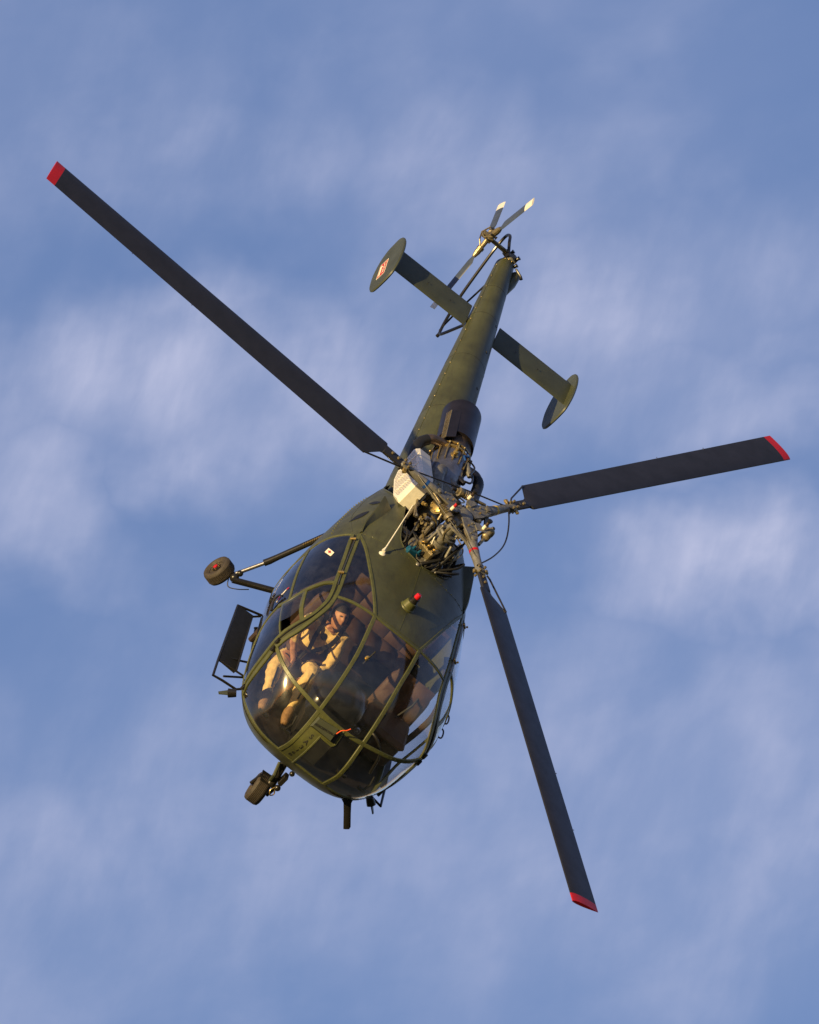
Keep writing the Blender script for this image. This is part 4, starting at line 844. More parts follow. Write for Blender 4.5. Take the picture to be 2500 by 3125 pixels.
# greasy housings, struts and pipes filling the deck
hous = [((-.86, -.22, -.42), (.16, .13, .08), 'grey', .3), ((-.30, -.24, -.76), (.14, .10, .10), 'drab', -.2),  ((-.92, -.20, -.52), (.14, .10, .12), 'drab', .1), ((-.20, .18, -.55), (.18, .14, .14), 'grey', -.4),
        ((-.62, .16, -.55), (.22, .14, .14), 'grey', .2), ((-.95, .18, -.52), (.2, .12, .12), 'drab', -.1), ((.10, -.02, -.70), (.16, .24, .16), 'grey', .12), ((-1.1, -.28, -.62), (.14, .1, .14), 'grey', .2), ((.02, -.20, -.74), (.12, .10, .12), 'drab', .1), ((-1.15, .26, -.62), (.2, .1, .14), 'grey', .0)]
for (c, sz, mt_, a) in hous:
    ax = np.array([V(math.cos(a), math.sin(a), 0), V(-math.sin(a), math.cos(a), 0), V(0, 0, 1)]); o = obj('gear_housing', MB().box(V(*c), *sz, ax, bev=.22), M[mt_], H, ang=30)
    obj('housing_lid', MB().box(V(*c) + V(0, 0, sz[2] / 2 + .008), sz[0] * .8, sz[1] * .8, .016, ax, bev=.2), M['drab' if mt_ == 'grey' else 'grey'], o)
    for i in (-1, 1):
        for j in (-1, 1): obj('lid_bolt', MB().lathe(V(*c) + ax[0] * sz[0] * .33 * i + ax[1] * sz[1] * .33 * j + V(0, 0, sz[2] / 2 + .014), V(0, 0, 1), [(0, .009), (.014, .009), (.014, 0)], 6), M['gold'], o)
    mb = MB()
    for i in range(4): mb.box(V(*c) + ax[0] * sz[0] * (-.36 + .24 * i) + V(0, 0, -.01), .010, sz[1] * 1.08, sz[2] * .8, ax)
    obj('housing_ribs', mb, M[mt_], o)
rods = [((.24, -.20, -.66), (-.16, -.14, -.37), .020, 'drab'), ((.16, -.25, -.70), (-.12, -.28, -.40), .010, 'black_metal'), ((.30, .02, -.70), (-.10, .12, -.30), .014, 'flat_black'), ((.27, .10, -.66), (-.06, .22, -.25), .018, 'flat_black'),
        ((.28, -.06, -.62), (.05, .20, -.42), .022, 'flat_black'), ((-.1, -.3, -.72), (-.46, -.30, -.66), .012, 'black_metal'), ((.1, .26, -.66), (-.3, .28, -.42), .012, 'drab'), ((-.35, -.33, -.66), (-.75, -.26, -.44), .018, 'drab'),
        ((.22, .05, -.74), (.02, -.10, -.30), .013, 'grey'), ((.18, .20, -.72), (.02, .09, -.22), .016, 'grey'), ((.12, -.14, -.76), (.03, -.09, -.22), .014, 'grey'), ((-.25, .13, -.60), (-.07, .05, -.16), .014, 'grey'), ((.06, .33, -.60), (.24, .14, -.58), .012, 'black_metal')]
for p0, p1, r, mt_ in rods:  # front rods are coloured black to imitate the shade of the deep cavity
    p0, p1 = V(*p0), V(*p1); o = obj('control_rod', MB().tube([p0, p0 + (p1 - p0) * .08, p0 + (p1 - p0) * .1, p0 + (p1 - p0) * .9, p0 + (p1 - p0) * .92, p1], [r * .6, r * .6, r, r, r * .6, r * .6], 8), M[mt_], H)
    for p in (p0, p1): obj('rod_end', MB().sphere(p, r * 1.3, 10, 7), M['grey'], o)
pipes = [[(-.15, -.33, -.60), (-.02, -.30, -.55), (.08, -.28, -.60), (.04, -.30, -.70)], [(.20, .16, -.56), (.12, .30, -.46), (-.02, .36, -.44), (-.05, .30, -.56)], [(.24, .1, -.6), (.22, .26, -.50), (.10, .36, -.50), (.02, .33, -.60)],
         [(-.30, -.30, -.50), (-.48, -.33, -.46), (-.66, -.31, -.50), (-.8, -.27, -.47)], [(-.85, -.10, -.50), (-.75, .02, -.44), (-.6, .05, -.46), (-.5, -.05, -.42)], [(-1.2, -.12, -.58), (-1.0, -.05, -.50), (-.8, -.12, -.47)],
         [(-1.35, .10, -.56), (-1.2, .20, -.48), (-1.05, .14, -.46), (-.9, .22, -.46)], [(.2, -.1, -.6), (.1, -.2, -.5), (0, -.26, -.5), (-.1, -.2, -.55)], [(.28, -.02, -.66), (.2, .1, -.52), (.12, .1, -.5)], [(-.4, .2, -.44), (-.2, .3, -.42), (0, .26, -.44), (.1, .18, -.52)]]
for i, P in enumerate(pipes):
    obj('hose', MB().tube(spl3([V(*p) for p in P], 6), .013 if i < 4 else .008, 7), M['flat_black'] if i in (0, 1, 2, 7, 8) else M['drab' if i % 2 else 'gold'], H)  # front hoses blackened too, the cavity's shade put into their colour
rr_ = random.Random(11)
for i in range(46):
    c = V(rr_.uniform(-1.1, .05), rr_.choice((-1, 1)) * rr_.uniform(.12, .28), rr_.uniform(-.66, -.44)); d = unit(V(rr_.gauss(0, 1), rr_.gauss(0, 1), rr_.gauss(.6, .6))); r = rr_.uniform(.010, .028); h = rr_.uniform(.03, .09)
    obj('fitting', MB().lathe(c, d, [(0, r), (h * .4, r), (h * .4, r * .6), (h * .8, r * .6), (h * .8, r * .85), (h, r * .8)], 9), M[rr_.choice(['gold', 'drab', 'grey', 'steel', 'drab'])], H)
hb_ = obj('hydraulic_block', MB().box(V(.16, -.16, -.60), .07, .16, .09, np.array([unit(V(1, .35, 0)), unit(V(-.35, 1, 0)), V(0, 0, 1)]), bev=.2), M['blue'], H)
for i in range(5): obj('hydraulic_union', MB().lathe(V(.15 + .02 * (i % 2), -.22 + .035 * i, -.56), V(.2, 0, 1), [(0, .014), (.03, .014), (.03, .009), (.05, .009)], 8), M['blue' if i % 2 else 'steel'], hb_)
sc_ = obj('servo_unit', MB().box(V(.05, -.04, -.50), .22, .22, .12, np.array([unit(V(1, -.5, -.25)), unit(V(.5, 1, 0)), unit(np.cross(unit(V(1, -.5, -.25)), unit(V(.5, 1, 0))))]), bev=.15), M['drab'], H, ang=30)
for i in range(3): obj('servo_piston', MB().lathe(V(.10, -.12 + .07 * i, -.44), unit(V(1, -.5, .1)), [(0, .02), (.08, .02), (.08, .012), (.14, .012)], 10), M['gold'], sc_)
obj('swash_plate', MB().lathe(V(0, 0, -.30), V(.05, .06, 1), [(0, .08), (.0, .115), (.03, .12), (.035, .10), (.06, .095), (.06, .08)], 32), M['grey'], H, ang=30)

# ---------------------------------------------------------------- main rotor
tx, ty = .0406, .0629; w_ = V(tx, ty, 0); tt = np.linalg.norm(w_); kk = w_ / tt; Kx = np.array([[0, -kk[2], kk[1]], [kk[2], 0, -kk[0]], [-kk[1], kk[0], 0]])
RT = np.eye(3) + math.sin(tt) * Kx + (1 - math.cos(tt)) * Kx @ Kx
rz_ = RT @ V(0, 0, 1)
obj('rotor_mast', MB().lathe(V(-.0, 0, -.62), V(0, 0, 1), [(0, .075), (.2, .07), (.3, .06), (.5, .055), (.56, .075), (.60, .075)], 24), M['grey'], H)
hub = obj('rotor_hub', MB().lathe(V(0, 0, -.075), rz_, [(0, .07), (.02, .13), (.05, .135), (.07, .10), (.12, .09), (.135, .06), (.14, 0)], 30), M['grey'], H, ang=30)
psi0, beta = -1.6550, .0372
CL = []
for kb in range(3):
    a = psi0 + [0, -2 * math.pi / 3, 2 * math.pi / 3][kb]
    d0 = V(math.cos(a), math.sin(a), 0); d = RT @ unit(d0 * math.cos(beta) + V(0, 0, math.sin(beta))); up = RT @ unit(-d0 * math.sin(beta) + V(0, 0, math.cos(beta))); ld = np.cross(d, up)
    at = lambda r, l=0., u=0.: d * r + ld * l + up * u
    ax3 = np.array([d, ld, up])
    # forked arm: two cheek plates tapering into the sleeve
    for s_ in (-1, 1):
        obj('fork_arm', MB().prism([at(.08, -.075, .028 * s_), at(.08, .075, .028 * s_), at(.20, .085, .032 * s_), at(.40, .045, .02 * s_), at(.40, -.045, .02 * s_), at(.20, -.085, .032 * s_)], up * .020 * s_), M['grey'], hub, ang=25)
    obj('flapping_pin', MB().lathe(at(.15, -.115), ld, [(0, .03), (.02, .04), (.05, .04), (.05, .028), (.18, .028), (.18, .04), (.21, .04), (.23, .03)], 14), M['drab'], hub)
    obj('drag_pin', MB().lathe(at(.36, 0, -.065), up, [(0, .02), (.01, .032), (.03, .032), (.03, .024), (.10, .024), (.10, .032), (.125, .032), (.13, .02)], 14), M['grey'], hub)
    sl = obj('blade_sleeve', MB().tube([at(.34), at(.38), at(.42), at(.46), at(.62), at(.78)], [.03, .052, .058, .054, .045, .040], 18), M['grey'], hub)
    for s_ in (-1, 1): obj('sleeve_rib', MB().prism([at(.22, .07 * s_, .0), at(.46, .05 * s_, .0), at(.58, .043 * s_, 0), at(.46, .03 * s_, 0), at(.22, .03 * s_, 0)], up * .02), M['drab'], sl)
    obj('colour_band', MB().tube([at(.50), at(.53)], [.0535, .0515], 18), M[['bluepaint', 'yellow', 'red'][kb]], sl)
    # pitch horn and link
    o = obj('pitch_horn', MB().prism([at(.40, .03, -.01), at(.34, .03, -.01), at(.20, .17, -.01), at(.19, .20, -.01), at(.22, .21, -.01), at(.25, .19, -.01)], up * -.025), M['grey'], sl)
    obj('pitch_link', MB().tube([at(.21, .195, -.01), at(.17, .18, -.15), V(*(at(.15, .10)[:2]), -.27)], [.012, .014, .012], 8), M['drab'], o)
    # blade attachment clamp with the spacing cables
    cl = obj('blade_clamp', MB().box(at(.80), .10, .11, .075, ax3, bev=.25), M['grey'], sl)
    for i in (-1, 1):
        for j in (-1, 1): obj('clamp_bolt', MB().lathe(at(.80 + .028 * i, .035 * j, -.055), up, [(0, .014), (.015, .014), (.015, .01), (.095, .01), (.095, .015), (.115, .015)], 8), M['drab'], cl)
    obj('clamp_lug', MB().box(at(.78, -.075, .0), .05, .06, .03, ax3, bev=.3), M['gold'], cl); obj('clamp_lug', MB().box(at(.82, .07, .0), .04, .05, .03, ax3, bev=.3), M['gold'], cl)
    CL.append((at(.76, -.05, .03), at(.76, .05, .03)))
    # lead lag damper with bellows, marked pin on top
    ml = a - .52 if kb == 0 else a + .0
    dp0 = at(.40, -.07, .02); dp1 = at(.16, -.26, .035); dd_ = unit(dp1 - dp0); Ld = np.linalg.norm(dp1 - dp0)
    o = obj('damper_link', MB().tube([dp0, dp0 + dd_ * Ld * .45], [.018, .018], 10), M['drab'], hub)
    prof = [(0, .034), (.015, .046)] + [(.02 + .012 * i, .046 if i % 2 else .036) for i in range(9)] + [(.13, .05), (.17, .05), (.175, .03), (.20, .026), (.205, .0)]
    obj('damper_bellows', MB().lathe(dp1 - dd_ * .14, dd_, prof, 20), M['drab'], o, ang=60)
    obj('damper_knob', MB().lathe(dp1 + dd_ * .06, dd_, [(0, .014), (.03, .014), (.035, .022), (.055, .022), (.06, .0)], 12), M['black_metal'], o)
    obj('damper_bracket', MB().prism([at(.12, -.06, .045), at(.10, -.12, .045), dp1 - dd_ * .10 + up * .02 - ld * .03, dp1 - dd_ * .02 + up * .02, at(.22, -.07, .045)], up * .018), M['grey'], hub, ang=25)
    ps = at(.17, -.16, .06)
    o = obj('damper_pin', MB().lathe(ps, up, [(0, .020), (.05, .020), (.05, .016), (.06, .016)], 12), M['whiteflat'], hub)
    obj('pin_band', MB().lathe(ps + up * .055, up, [(0, .017), (.045, .017)], 12), M['redflat'] if kb == 0 else M['heat'], o); obj('pin_cap', MB().lathe(ps + up * .098, up, [(0, .016), (.015, .026), (.035, .027), (.04, 0)], 12), M['black'], o)
    # counterweights, nuts, grease nipples
    for i in range(5):
        c = at(.14 + .055 * i, (.03 if i % 2 else -.03), .052); obj('hub_bolt', MB().lathe(c, up, [(0, .011), (.012, .011), (.012, .006), (.020, .006)], 7), M['gold' if i == 1 else 'grey'], hub)
    # ---- blade: stub spar, cut-back root, aerofoil to the tip
    def chordset(r):
        if r < 1.07: return .050, -.060, .020
        if r < 1.10: return .085, -.075, .018
        if r < 1.24: t = (r - 1.10) / .14; return .089, -.085 - .175 * t, .019
        return .09, -.262, .0215
    def sect(r, n=20):
        le, te, th = chordset(r); tw = math.radians(11 - 6.5 * (r - 1) / 4.5); cu = ld * math.cos(tw) + up * math.sin(tw); nu_ = np.cross(cu, d) * -1
        nu_ = nu_ if nu_ @ up > 0 else -nu_
        droop = .0
        if r < 1.07: return [d * r + cu * (.5 * (le + te) + .5 * (le - te) * np.sign(math.cos(b)) * abs(math.cos(b)) ** .4) + nu_ * th * np.sign(math.sin(b)) * abs(math.sin(b)) ** .4 for b in np.arange(n) * 2 * math.pi / n]
        out_ = []
        for j in range(n):
            b = 2 * math.pi * j / n; t = .5 - .5 * math.cos(b); yy = 5 * (.2969 * math.sqrt(t) - .126 * t - .3516 * t * t + .2843 * t ** 3 - .1036 * t ** 4) * th * 2
            out_.append(d * r + cu * (le - (le - te) * t) + nu_ * yy * (1 if b < math.pi else -.8))
        return out_
    def blade_mesh(rs_):
        n = 20; S = [sect(r) for r in rs_]; vs = [p for s_ in S for p in s_]; k = len(rs_)
        return MB().add(vs, [(i * n + j, i * n + (j + 1) % n, (i + 1) * n + (j + 1) % n, (i + 1) * n + j) for i in range(k - 1) for j in range(n)] + [tuple(range(n))[::-1], tuple((k - 1) * n + j for j in range(n))])
    bl = obj('main_rotor_blade', blade_mesh([.84, .95, 1.065, 1.075, 1.10, 1.15, 1.24, 1.3] + list(np.linspace(1.6, 5.40, 12))), M['blade'], H, ang=25)
    obj('red_blade_tip', blade_mesh([5.40, 5.42, 5.505, 5.51]), M['red'], bl, ang=25)
    obj('blade_bolt', MB().lathe(at(.90, 0, -.03), up, [(0, .016), (.07, .016)], 8), M['drab'], bl); obj('blade_bolt', MB().lathe(at(.98, 0, -.03), up, [(0, .016), (.07, .016)], 8), M['drab'], bl)
    obj('root_strut', MB().tube([at(.84, -.07, .01), at(.88, -.10, .005), at(1.25, -.245, -.040)], .010, 7), M['black_metal'], bl)
    for r in (3.55, 4.35):
        s_ = sect(r); te_ = s_[10]; obj('trim_tab', MB().box(te_ - ld * .003, .012, .022, .002, ax3, bev=.1), M['steel'], bl)
for i, j in ((0, 1), (1, 2), (2, 0)):
    A_, B_ = CL[i][1], CL[j][0]
    A_, B_ = CL[i][0], CL[j][1]
    mid = (A_ + B_) / 2; sag = unit(V(mid[0], mid[1], 0)) * (.02 if i == 0 else (.16 if i == 1 else .01))
    obj('spacing_cable', MB().tube(spl3([A_, A_ + (B_ - A_) * .25 + sag * .7, mid + sag, A_ + (B_ - A_) * .75 + sag * .7, B_], 6), .0085 if i < 2 else .0045, 7), M['black_metal'], hub)

# ---------------------------------------------------------------- undercarriage
def wheel(c, axd, D=.33, W=.145, name='main_wheel', parent=H, cap='red'):
    axd = unit(axd); r = D / 2; prof = [(-W / 2 * .55, r * .52), (-W / 2 * .9, r * .66), (-W / 2, r * .80), (-W / 2 * .88, r * .93), (-W / 2 * .6, r * .985)]
    for x in (-.5, -.3, -.1, .1, .3, .5): prof += [(W / 2 * (x - .05), r), (W / 2 * (x - .03), r * .972), (W / 2 * (x + .03), r * .972), (W / 2 * (x + .05), r)]
    prof += [(W / 2 * .6, r * .985), (W / 2 * .88, r * .93), (W / 2, r * .80), (W / 2 * .9, r * .66), (W / 2 * .55, r * .52)]
    root = obj(name, MB().lathe(c, axd, prof, 40), M['tyre'], parent, ang=50)
    obj('wheel_rim', MB().lathe(c, axd, [(-W * .42, .03), (-W * .40, r * .25), (-W * .25, r * .30), (-W * .24, r * .5), (-W * .33, r * .56), (W * .33, r * .56), (W * .24, r * .5), (W * .25, r * .3), (W * .4, r * .25), (W * .42, .03)], 28), M['black_metal'], root)
    obj('hub_cap', MB().lathe(c + axd * W * .36, axd, [(0, .026), (.02, .026), (.025, .016), (.03, 0)], 14), M[cap], root)
    for i in range(6):
        u_, q_, _ = frame_of(axd); p = c + axd * W * .36 + .045 * (math.cos(i * 1.047) * u_ + math.sin(i * 1.047) * q_); obj('wheel_nut', MB().lathe(p, axd, [(0, .008), (.02, .008), (.02, 0)], 6), M['gold'], root)
    return root
for sy in (-1, 1):
    y = lambda v: v * sy
    y = lambda v: v * sy * (.86 if sy > 0 else 1)
    wc = V(-.52, y(1.30), -2.51); axd = V(-.12, y(.90), -.18) if sy < 0 else V(-.12, .90, -.18)
    axd = unit(V(.08, y(.93), .30))
    lg = obj('landing_gear_leg', MB().tube([V(-.38, y(1.17), -2.42), V(-.42, y(.95), -2.335), V(-.48, y(.60), -2.20)], .034, 14), M['black_metal'], H)
    o = obj('oleo_strut', MB().tube([V(-.46, y(1.17), -2.38), V(-.535, y(1.01), -2.11)], .021, 12), M['steel'], H)
    obj('strut_cylinder', MB().tube([V(-.53, y(1.02), -2.12), V(-.545, y(.99), -2.07), V(-.57, y(.95), -1.99), V(-.74, y(.70), -1.52)], [.036, .036, .032, .032], 14), M['black_metal'], o)
    wheel(wc, axd, .32, .15)
    obj('axle', MB().tube([wc + axd * -.02, wc - V(-.02, y(.13), -.08), V(-.40, y(1.15), -2.40)], [.03, .035, .04], 12), M['black_metal'], lg)
    mb = MB().sphere(V(-.42, y(1.16), -2.41), .05, 12, 8); mb.sphere(V(-.46, y(1.14), -2.35), .035, 12, 8); obj('gear_knuckle', mb, M['black_metal'], lg)
    obj('brake_line', MB().tube(spl3([V(-.44, y(1.2), -2.46), V(-.36, y(1.16), -2.50), V(-.32, y(1.08), -2.44), V(-.36, y(.98), -2.38)], 6), .006, 6), M['black'], lg)
    mb = MB()
    for i in range(12): t = .60 + .035 * i; mb.box(V(-.535, y(1.01), -2.11) + (V(-.74, y(.70), -1.52) - V(-.535, y(1.01), -2.11)) * t + V(.02, y(.01), .035), .018, .012, .018)
    obj('strut_band', mb, M['gold'], o)
    # boarding step frame: two dark boards held by tubes
    y = lambda v: v * sy
    Z = -2.35; fr = [V(.0, y(.76), Z), V(.10, y(1.06), Z)]
    bd = obj('step_frame', MB().tube([V(-.02, y(.70), Z + .03), V(.116, y(1.06), Z), V(1.30, y(1.10), Z), V(1.62, y(1.105), Z), V(1.585, y(.99), Z), V(1.575, y(.82), Z + .01), V(1.50, y(.72), Z + .06)], .014, 9), M['black_metal'], H)
    obj('step_board', MB().prism([V(.116, y(1.055), Z + .012), V(.104, y(.872), Z + .012), V(1.30, y(.885), Z + .012), V(1.285, y(1.088), Z + .012)], V(0, 0, -.022)), M['black'], bd, smooth=False)
    obj('step_board', MB().prism([V(.27, y(.80), Z), V(.05, y(.72), Z), V(1.0, y(.66), Z), V(1.19, y(.73), Z)], V(0, 0, -.022)), M['black'], bd, smooth=False)
    mb = MB()
    for p, q_ in (((.104, .86), (-.10, .68)), ((.28, .81), (.16, .70)), ((1.29, 1.09), (1.30, .66)), ((1.14, 1.0), (.93, .70)), ((1.50, .99), (1.20, .66)), ((.10, .87), (1.30, .885))): mb.tube([V(p[0], y(p[1]), Z), V(q_[0], y(q_[1]), Z + (.03 if p[0] < 1.2 else .05))], .0115, 8)
    obj('step_strut', mb, M['black_metal'], bd)
    # landing light on the lower side, shaded cone
    c = V(1.93, y(.90), -2.20); dn = unit(V(.1, y(.7), -.55)); o = obj('landing_light', MB().lathe(c - dn * .03, dn, [(0, .04), (.04, .045), (.085, .048), (.09, .03)], 16), M['black_metal'], H)
    obj('light_visor', MB().prism([c + dn * .05 + V(.045, 0, 0), c + dn * .05 + V(-.045, 0, 0), c + dn * .15 + V(-.02, 0, -.01), c + dn * .14 + V(.02, 0, -.01)], V(0, y(.008), .008)), M['green_grey'], o)
for xx_, zz_ in ((1.12, -1.36), (1.36, -1.40)):
    obj('door_handle', MB().tube(spl3([V(xx_ - .06, 1.03, zz_ + .02), V(xx_ - .05, 1.095, zz_ + .01), V(xx_ + .06, 1.10, zz_ - .01), V(xx_ + .07, 1.03, zz_ - .02)], 5), .009, 7), M['black_metal'], H)
nl_ = obj('nose_gear_leg', MB().tube([V(1.86, .0, -2.42), V(1.88, .005, -2.52), V(1.93, .03, -2.66), V(1.96, .035, -2.76)], [.05, .045, .045, .055], 14), M['black_metal'], H)
nw = V(1.93, -.01, -2.885); wheel(nw, V(-.08, -.98, -.10), .335, .165, 'nose_wheel', H, 'black_metal')
mb = MB()
for s_ in (-1, 1): mb.tube([V(1.95, .035, -2.74), V(1.955, .0 + .10 * s_, -2.74), V(1.94, .105 * s_ - .01, -2.885)], [.022, .024, .018], 8)
obj('wheel_fork', mb, M['black_metal'], nl_)
obj('mudguard_plate', MB().prism([V(2.02, -.09, -2.74), V(1.86, -.10, -2.72), V(1.86, .06, -2.71), V(2.02, .08, -2.73)], V(0, 0, -.012)), M['black_metal'], nl_)
mb = MB().tube(spl3([V(2.12, .05, -2.66), V(2.15, .03, -2.70), V(2.16, .06, -2.74), V(2.13, .09, -2.72), V(2.12, .06, -2.67)], 5), .007, 6); obj('tow_ring', mb, M['gold'], nl_)
obj('torque_link', MB().tube([V(1.93, -.05, -2.5), V(2.03, -.02, -2.60), V(1.98, .0, -2.70)], [.018, .022, .018], 8), M['green_grey'], nl_)
mb = MB().box(V(1.98, .09, -2.60), .10, .05, .12); mb.sphere(V(2.02, .10, -2.70), .035, 10, 7); mb.sphere(V(1.96, .12, -2.50), .03, 10, 7); obj('shimmy_damper', mb, M['black_metal'], nl_)
obj('gear_lamp', MB().sphere(V(1.90, -.05, -2.455), .022, 10, 7), M['gold'], nl_)
obj('gear_socket', MB().lathe(V(1.86, .0, -2.40), V(.05, 0, -1), [(0, .09), (.07, .07), (.09, .05)], 18), M['black_metal'], nl_)

# ---------------------------------------------------------------- the pilot
def skin_body():
    me = bpy.data.meshes.new('person'); J = []; E = []
    def j(p, r): J.append((V(*p), r)); return len(J) - 1
    def ch(a, pts):
        for p, r in pts: b = j(p, r); E.append((a, b)); a = b
        return a
    pel = j((1.02, -.45, -1.86), .125)
    ch1 = ch(pel, [((.99, -.45, -1.72), .125), ((.98, -.45, -1.58), .145), ((1.03, -.44, -1.47), .12)])
    ch(ch1, [((1.08, -.44, -1.40), .06), ((1.09, -.45, -1.33), .055)])
    tags = []
    for sd_, S, El, W_, K, A, T in ((-1, (1.03, -.635, -1.455), (1.34, -.76, -1.52), (1.36, -.60, -1.73), (1.55, -.69, -1.865), (1.86, -.62, -2.03), (2.04, -.60, -2.09)), (1, (1.06, -.26, -1.41), (1.20, -.21, -1.70), (1.38, -.33, -1.82), (1.46, -.36, -1.70), (1.83, -.335, -2.02), (2.02, -.32, -2.08))):
        S, El, W_, K, A, T = map(lambda q: V(*q), (S, El, W_, K, A, T))
        e = ch(ch1, [(S, .078), (S + (El - S) * .5, .066), (El, .056), (El + (W_ - El) * .5, .050), (W_, .032)])
        fd = unit(W_ - El); side = unit(np.cross(fd, V(0, 0, 1))); pm = W_ + fd * .05; pi_ = ch(e, [(pm, .030)])
        for f in range(4):
            o_ = side * (-.030 + .020 * f); L1 = (.035, .042, .040, .030)[f]
            ch(pi_, [(pm + fd * .03 + o_, .010), (pm + fd * (.03 + L1) + o_ - V(0, 0, .018), .009), (pm + fd * (.03 + L1 * 1.2) + o_ - V(0, 0, .045), .008)])
        ch(pi_, [(pm - side * .035 * sd_ - V(0, 0, .005), .012), (pm - side * .045 * sd_ + fd * .03 - V(0, 0, .03), .010)])
        hp = V(1.08, -.45 + .10 * sd_, -1.875)
        f_ = ch(pel, [(hp, .10), (hp + (K - hp) * .5, .092), (K, .074), (K + (A - K) * .35, .070), (K + (A - K) * .75, .055), (A, .048)])
        ch(f_, [(A + (T - A) * .35 + V(0, 0, -.02), .050), (T, .036)])
    me.from_pydata([tuple(p) for p, r in J], E, [])
    o = bpy.data.objects.new('person', me); C.objects.link(o)
    m = o.modifiers.new('skin', 'SKIN'); sk_ = me.skin_vertices[0].data if me.skin_vertices else None
    if sk_ is None:
        bm = bpy.data.meshes; me.attributes
    return o, me, J, m
import bmesh
bo, bme, JJ, smod = skin_body()
bm = bmesh.new(); bm.from_mesh(bme); lay = bm.verts.layers.skin.verify(); bm.verts.ensure_lookup_table()
for i, (p, r) in enumerate(JJ):
    r = r * (1.14 if r > .04 else 1.05)
    bm.verts[i][lay].radius = (r, r); bm.verts[i][lay].use_root = (i == 0)
bm.to_mesh(bme); bm.free()
sub = bo.modifiers.new('subsurf', 'SUBSURF'); sub.levels = 3; sub.render_levels = 3
dg = bpy.context.evaluated_depsgraph_get(); em_ = bpy.data.meshes.new_from_object(bo.evaluated_get(dg)); bpy.data.objects.remove(bo)
BV = [tuple(v.co) for v in em_.vertices]; BF = [tuple(p.vertices) for p in em_.polygons]; BM_ = []
VA = np.array(BV)
# cloth folds
nz_ = sum((np.sin(VA @ unit(rng.normal(size=3)) * f + rng.uniform(0, 6))) * a_m for f, a_m in ((26, .007), (40, .005), (90, .002)))
wv = sum(np.sin(VA @ unit(rng.normal(size=3)) * f + rng.uniform(0, 6)) * 1.1 for f in (18, 27, 33))
for f, a_m in ((46, .010), (70, .007), (110, .004)): nz_ = nz_ + a_m * (.5 - np.abs(np.sin(VA @ unit(rng.normal(size=3)) * f * .5 + wv + rng.uniform(0, 6))) ** .55)
em_.calc_normals_split() if hasattr(em_, 'calc_normals_split') else None
NV = np.array([tuple(v.normal) for v in em_.vertices])
foldable = np.array([not (np.linalg.norm(v - V(1.40, -.58, -1.78)) < .12 or v[0] > 1.84) for v in VA])
VA = VA + NV * (nz_ * foldable)[:, None]
def fmat(c):
    if c[0] > 1.83 and c[2] < -1.96: return 3
    if np.linalg.norm(c - V(1.34, -.60, -1.76)) < .10 or (c[1] < -.56 and 1.28 < c[0] < 1.5 and -1.78 < c[2] < -1.60): return 1
    if np.linalg.norm(c - V(1.44, -.37, -1.86)) < .08 and c[2] < -1.80: return 1
    if c[2] > -1.385 and abs(c[1] + .45) < .07: return 1
    return 0
for f in BF: BM_.append(fmat(VA[list(f)].mean(0)))
# head: sculpted sphere with brow, nose, mouth, chin, ears
hu = unit(V(-.42, -.30, .80)); hf0 = V(.80, .20, .52); hf = unit(hf0 - hu * (hf0 @ hu)); hl = np.cross(hu, hf); hc = V(1.07, -.455, -1.225)
n_, m_ = 40, 28; hv = []; gauss = lambda x, y, cx, cy, sx, sy: math.exp(-((x - cx) / sx) ** 2 - ((y - cy) / sy) ** 2)
for i in range(m_ + 1):
    ph = math.pi * i / m_; 
    for j in range(n_):
        th = 2 * math.pi * j / n_; x = math.sin(ph) * math.cos(th); y = math.sin(ph) * math.sin(th); z = math.cos(ph)
        r = 1.0; px, py, pz = x * .108, y * .085, z * .130
        if z < 0: py *= 1 + .22 * z; px += .010 * z * z * (1 if x > -.2 else -1)
        if x > 0:
            px += .026 * gauss(y, z, 0, -.10, .16, .22) + .010 * gauss(y, z, 0, .28, .6, .10) - .011 * gauss(abs(y), z, .36, .12, .16, .10)
            px += .008 * gauss(y, z, 0, -.42, .28, .06) - .006 * gauss(y, z, 0, -.50, .3, .03) + .008 * gauss(y, z, 0, -.58, .25, .05) + .012 * gauss(y, z, 0, -.85, .35, .14)
            px += .006 * gauss(abs(y), z, .5, -.12, .2, .16)
        if abs(y) > .8: py += math.copysign(.012, y) * gauss(x, z, -.05, .0, .16, .28)
        hv.append(hc + hf * px + hl * py + hu * pz)
o_ = len(VA); allv = [tuple(map(float, v)) for v in VA] + [tuple(map(float, v)) for v in hv]
for i in range(m_):
    for j in range(n_):
        f = (o_ + i * n_ + j, o_ + i * n_ + (j + 1) % n_, o_ + (i + 1) * n_ + (j + 1) % n_, o_ + (i + 1) * n_ + j); BF.append(f)
        th = 2 * math.pi * (j + .5) / n_; ph = math.pi * (i + .5) / m_; x, z = math.sin(ph) * math.cos(th), math.cos(ph)
        eye = x > .5 and abs(abs(math.sin(ph) * math.sin(th)) - .36) < .13 and abs(z - .12) < .06
        beard = False
        BM_.append(2 if (z > .44 - .35 * (x < .35) - .6 * (x < -.1) or (x < -.25 and z > -.6) or eye) else 1)
pm = bpy.data.meshes.new('person'); pm.from_pydata(allv, [], BF); pm.shade_smooth()
for k_ in ('suit', 'skin', 'hair', 'boot'): pm.materials.append(M[k_])
pm.polygons.foreach_set('material_index', BM_)
person = bpy.data.objects.new('person', pm); C.objects.link(person); person.matrix_world = HM
person['label'] = 'pilot in tan flight suit and dark headset seated behind the windshield holding the stick'; person['category'] = 'pilot'
HPt = lambda f, l, u: hc + hf * f + hl * l + hu * u
hs = obj('headset', MB().tube([HPt(.0, .098 * math.cos(a), .132 * math.sin(a) + .006) for a in np.linspace(0, math.pi, 17)], .014, 8), M['black'], person)
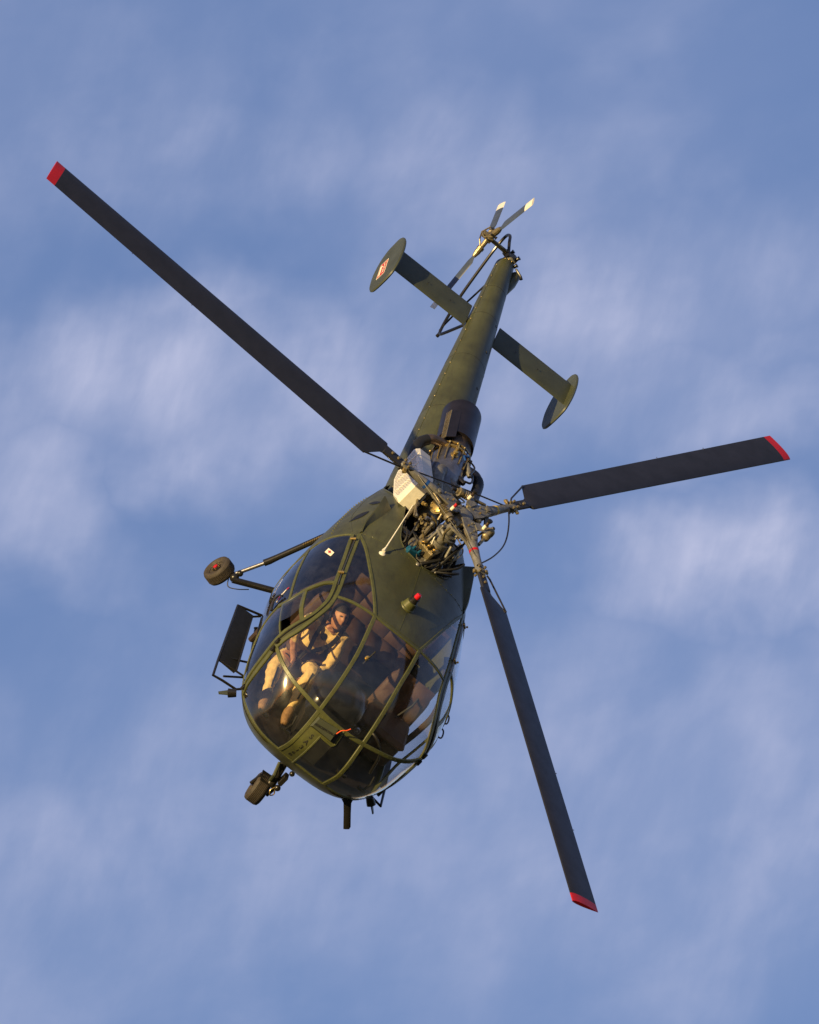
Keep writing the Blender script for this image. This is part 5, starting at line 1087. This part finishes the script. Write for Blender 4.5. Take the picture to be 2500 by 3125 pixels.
for s_ in (-1, 1): obj('ear_cup', MB().lathe(HPt(-.02, .078 * s_, -.005), hl * s_, [(0, .034), (.012, .040), (.024, .038), (.030, .026), (.031, 0)], 18), M['black'], hs)
obj('microphone', MB().tube(spl3([HPt(.01, .10, -.02), HPt(.07, .085, -.06), HPt(.115, .035, -.065), HPt(.118, .01, -.065)], 5), .0055, 6), M['black'], hs)
def strap(name, P, w, par=person, mt='black', up=V(.7, 0, .4)):
    X = spl3([V(*p) for p in P], 8); vs = []
    for i, x in enumerate(X):
        t = unit(X[min(i + 1, len(X) - 1)] - X[max(i - 1, 0)]); s_ = unit(np.cross(up, t)); n = unit(np.cross(t, s_))
        vs += [x - s_ * w / 2, x - s_ * w / 2 + n * .006, x + s_ * w / 2 + n * .006, x + s_ * w / 2]
    k = len(X); return obj(name, MB().add(vs, [(i * 4 + j, i * 4 + (j + 1) % 4, (i + 1) * 4 + (j + 1) % 4, (i + 1) * 4 + j) for i in range(k - 1) for j in range(4)] + [(0, 1, 2, 3), tuple(4 * (k - 1) + j for j in range(4))]), M[mt], par)
strap('harness_strap', [(.99, -.55, -1.33), (1.12, -.54, -1.38), (1.165, -.52, -1.52), (1.15, -.47, -1.68), (1.18, -.45, -1.76)], .045)
strap('harness_strap', [(.99, -.34, -1.32), (1.12, -.335, -1.36), (1.175, -.35, -1.50), (1.155, -.42, -1.67), (1.18, -.45, -1.76)], .045)
strap('lap_belt', [(1.02, -.62, -1.84), (1.14, -.58, -1.78), (1.19, -.45, -1.76), (1.14, -.33, -1.78), (1.02, -.28, -1.84)], .045, up=V(.6, 0, .8))
obj('harness_buckle', MB().lathe(V(1.185, -.45, -1.755), V(.8, 0, .5), [(0, .034), (.015, .034), (.02, .024), (.02, 0)], 20), M['grey'], person)
obj('chest_patch', MB().lathe(V(1.135, -.445, -1.475), V(.85, .05, .45), [(0, .036), (.012, .036), (.014, 0)], 20), M['black'], person)
obj('shoulder_patch', MB().lathe(V(1.10, -.70, -1.42), V(.45, -.55, .65), [(0, .028), (.012, .028), (.014, 0)], 20), M['drab'], person)
for c0, c1, r in (((1.46, -.36, -1.70), (1.83, -.335, -2.02), .079), ((1.55, -.69, -1.865), (1.86, -.62, -2.03), .079)):
    a, b = V(*c0), V(*c1); 
    strap('leg_strap', [a + (b - a) * .12 + V(.035, .0, .07), a + (b - a) * .4 + V(.035, .0, .062), a + (b - a) * .75 + V(.03, 0, .052)], .018)
obj('leg_strap', MB().lathe(V(1.35, -.62, -1.868), unit(V(.47, -.14, 0)), [(0, .097), (.02, .096)], 24), M['black'], person, smooth=True)
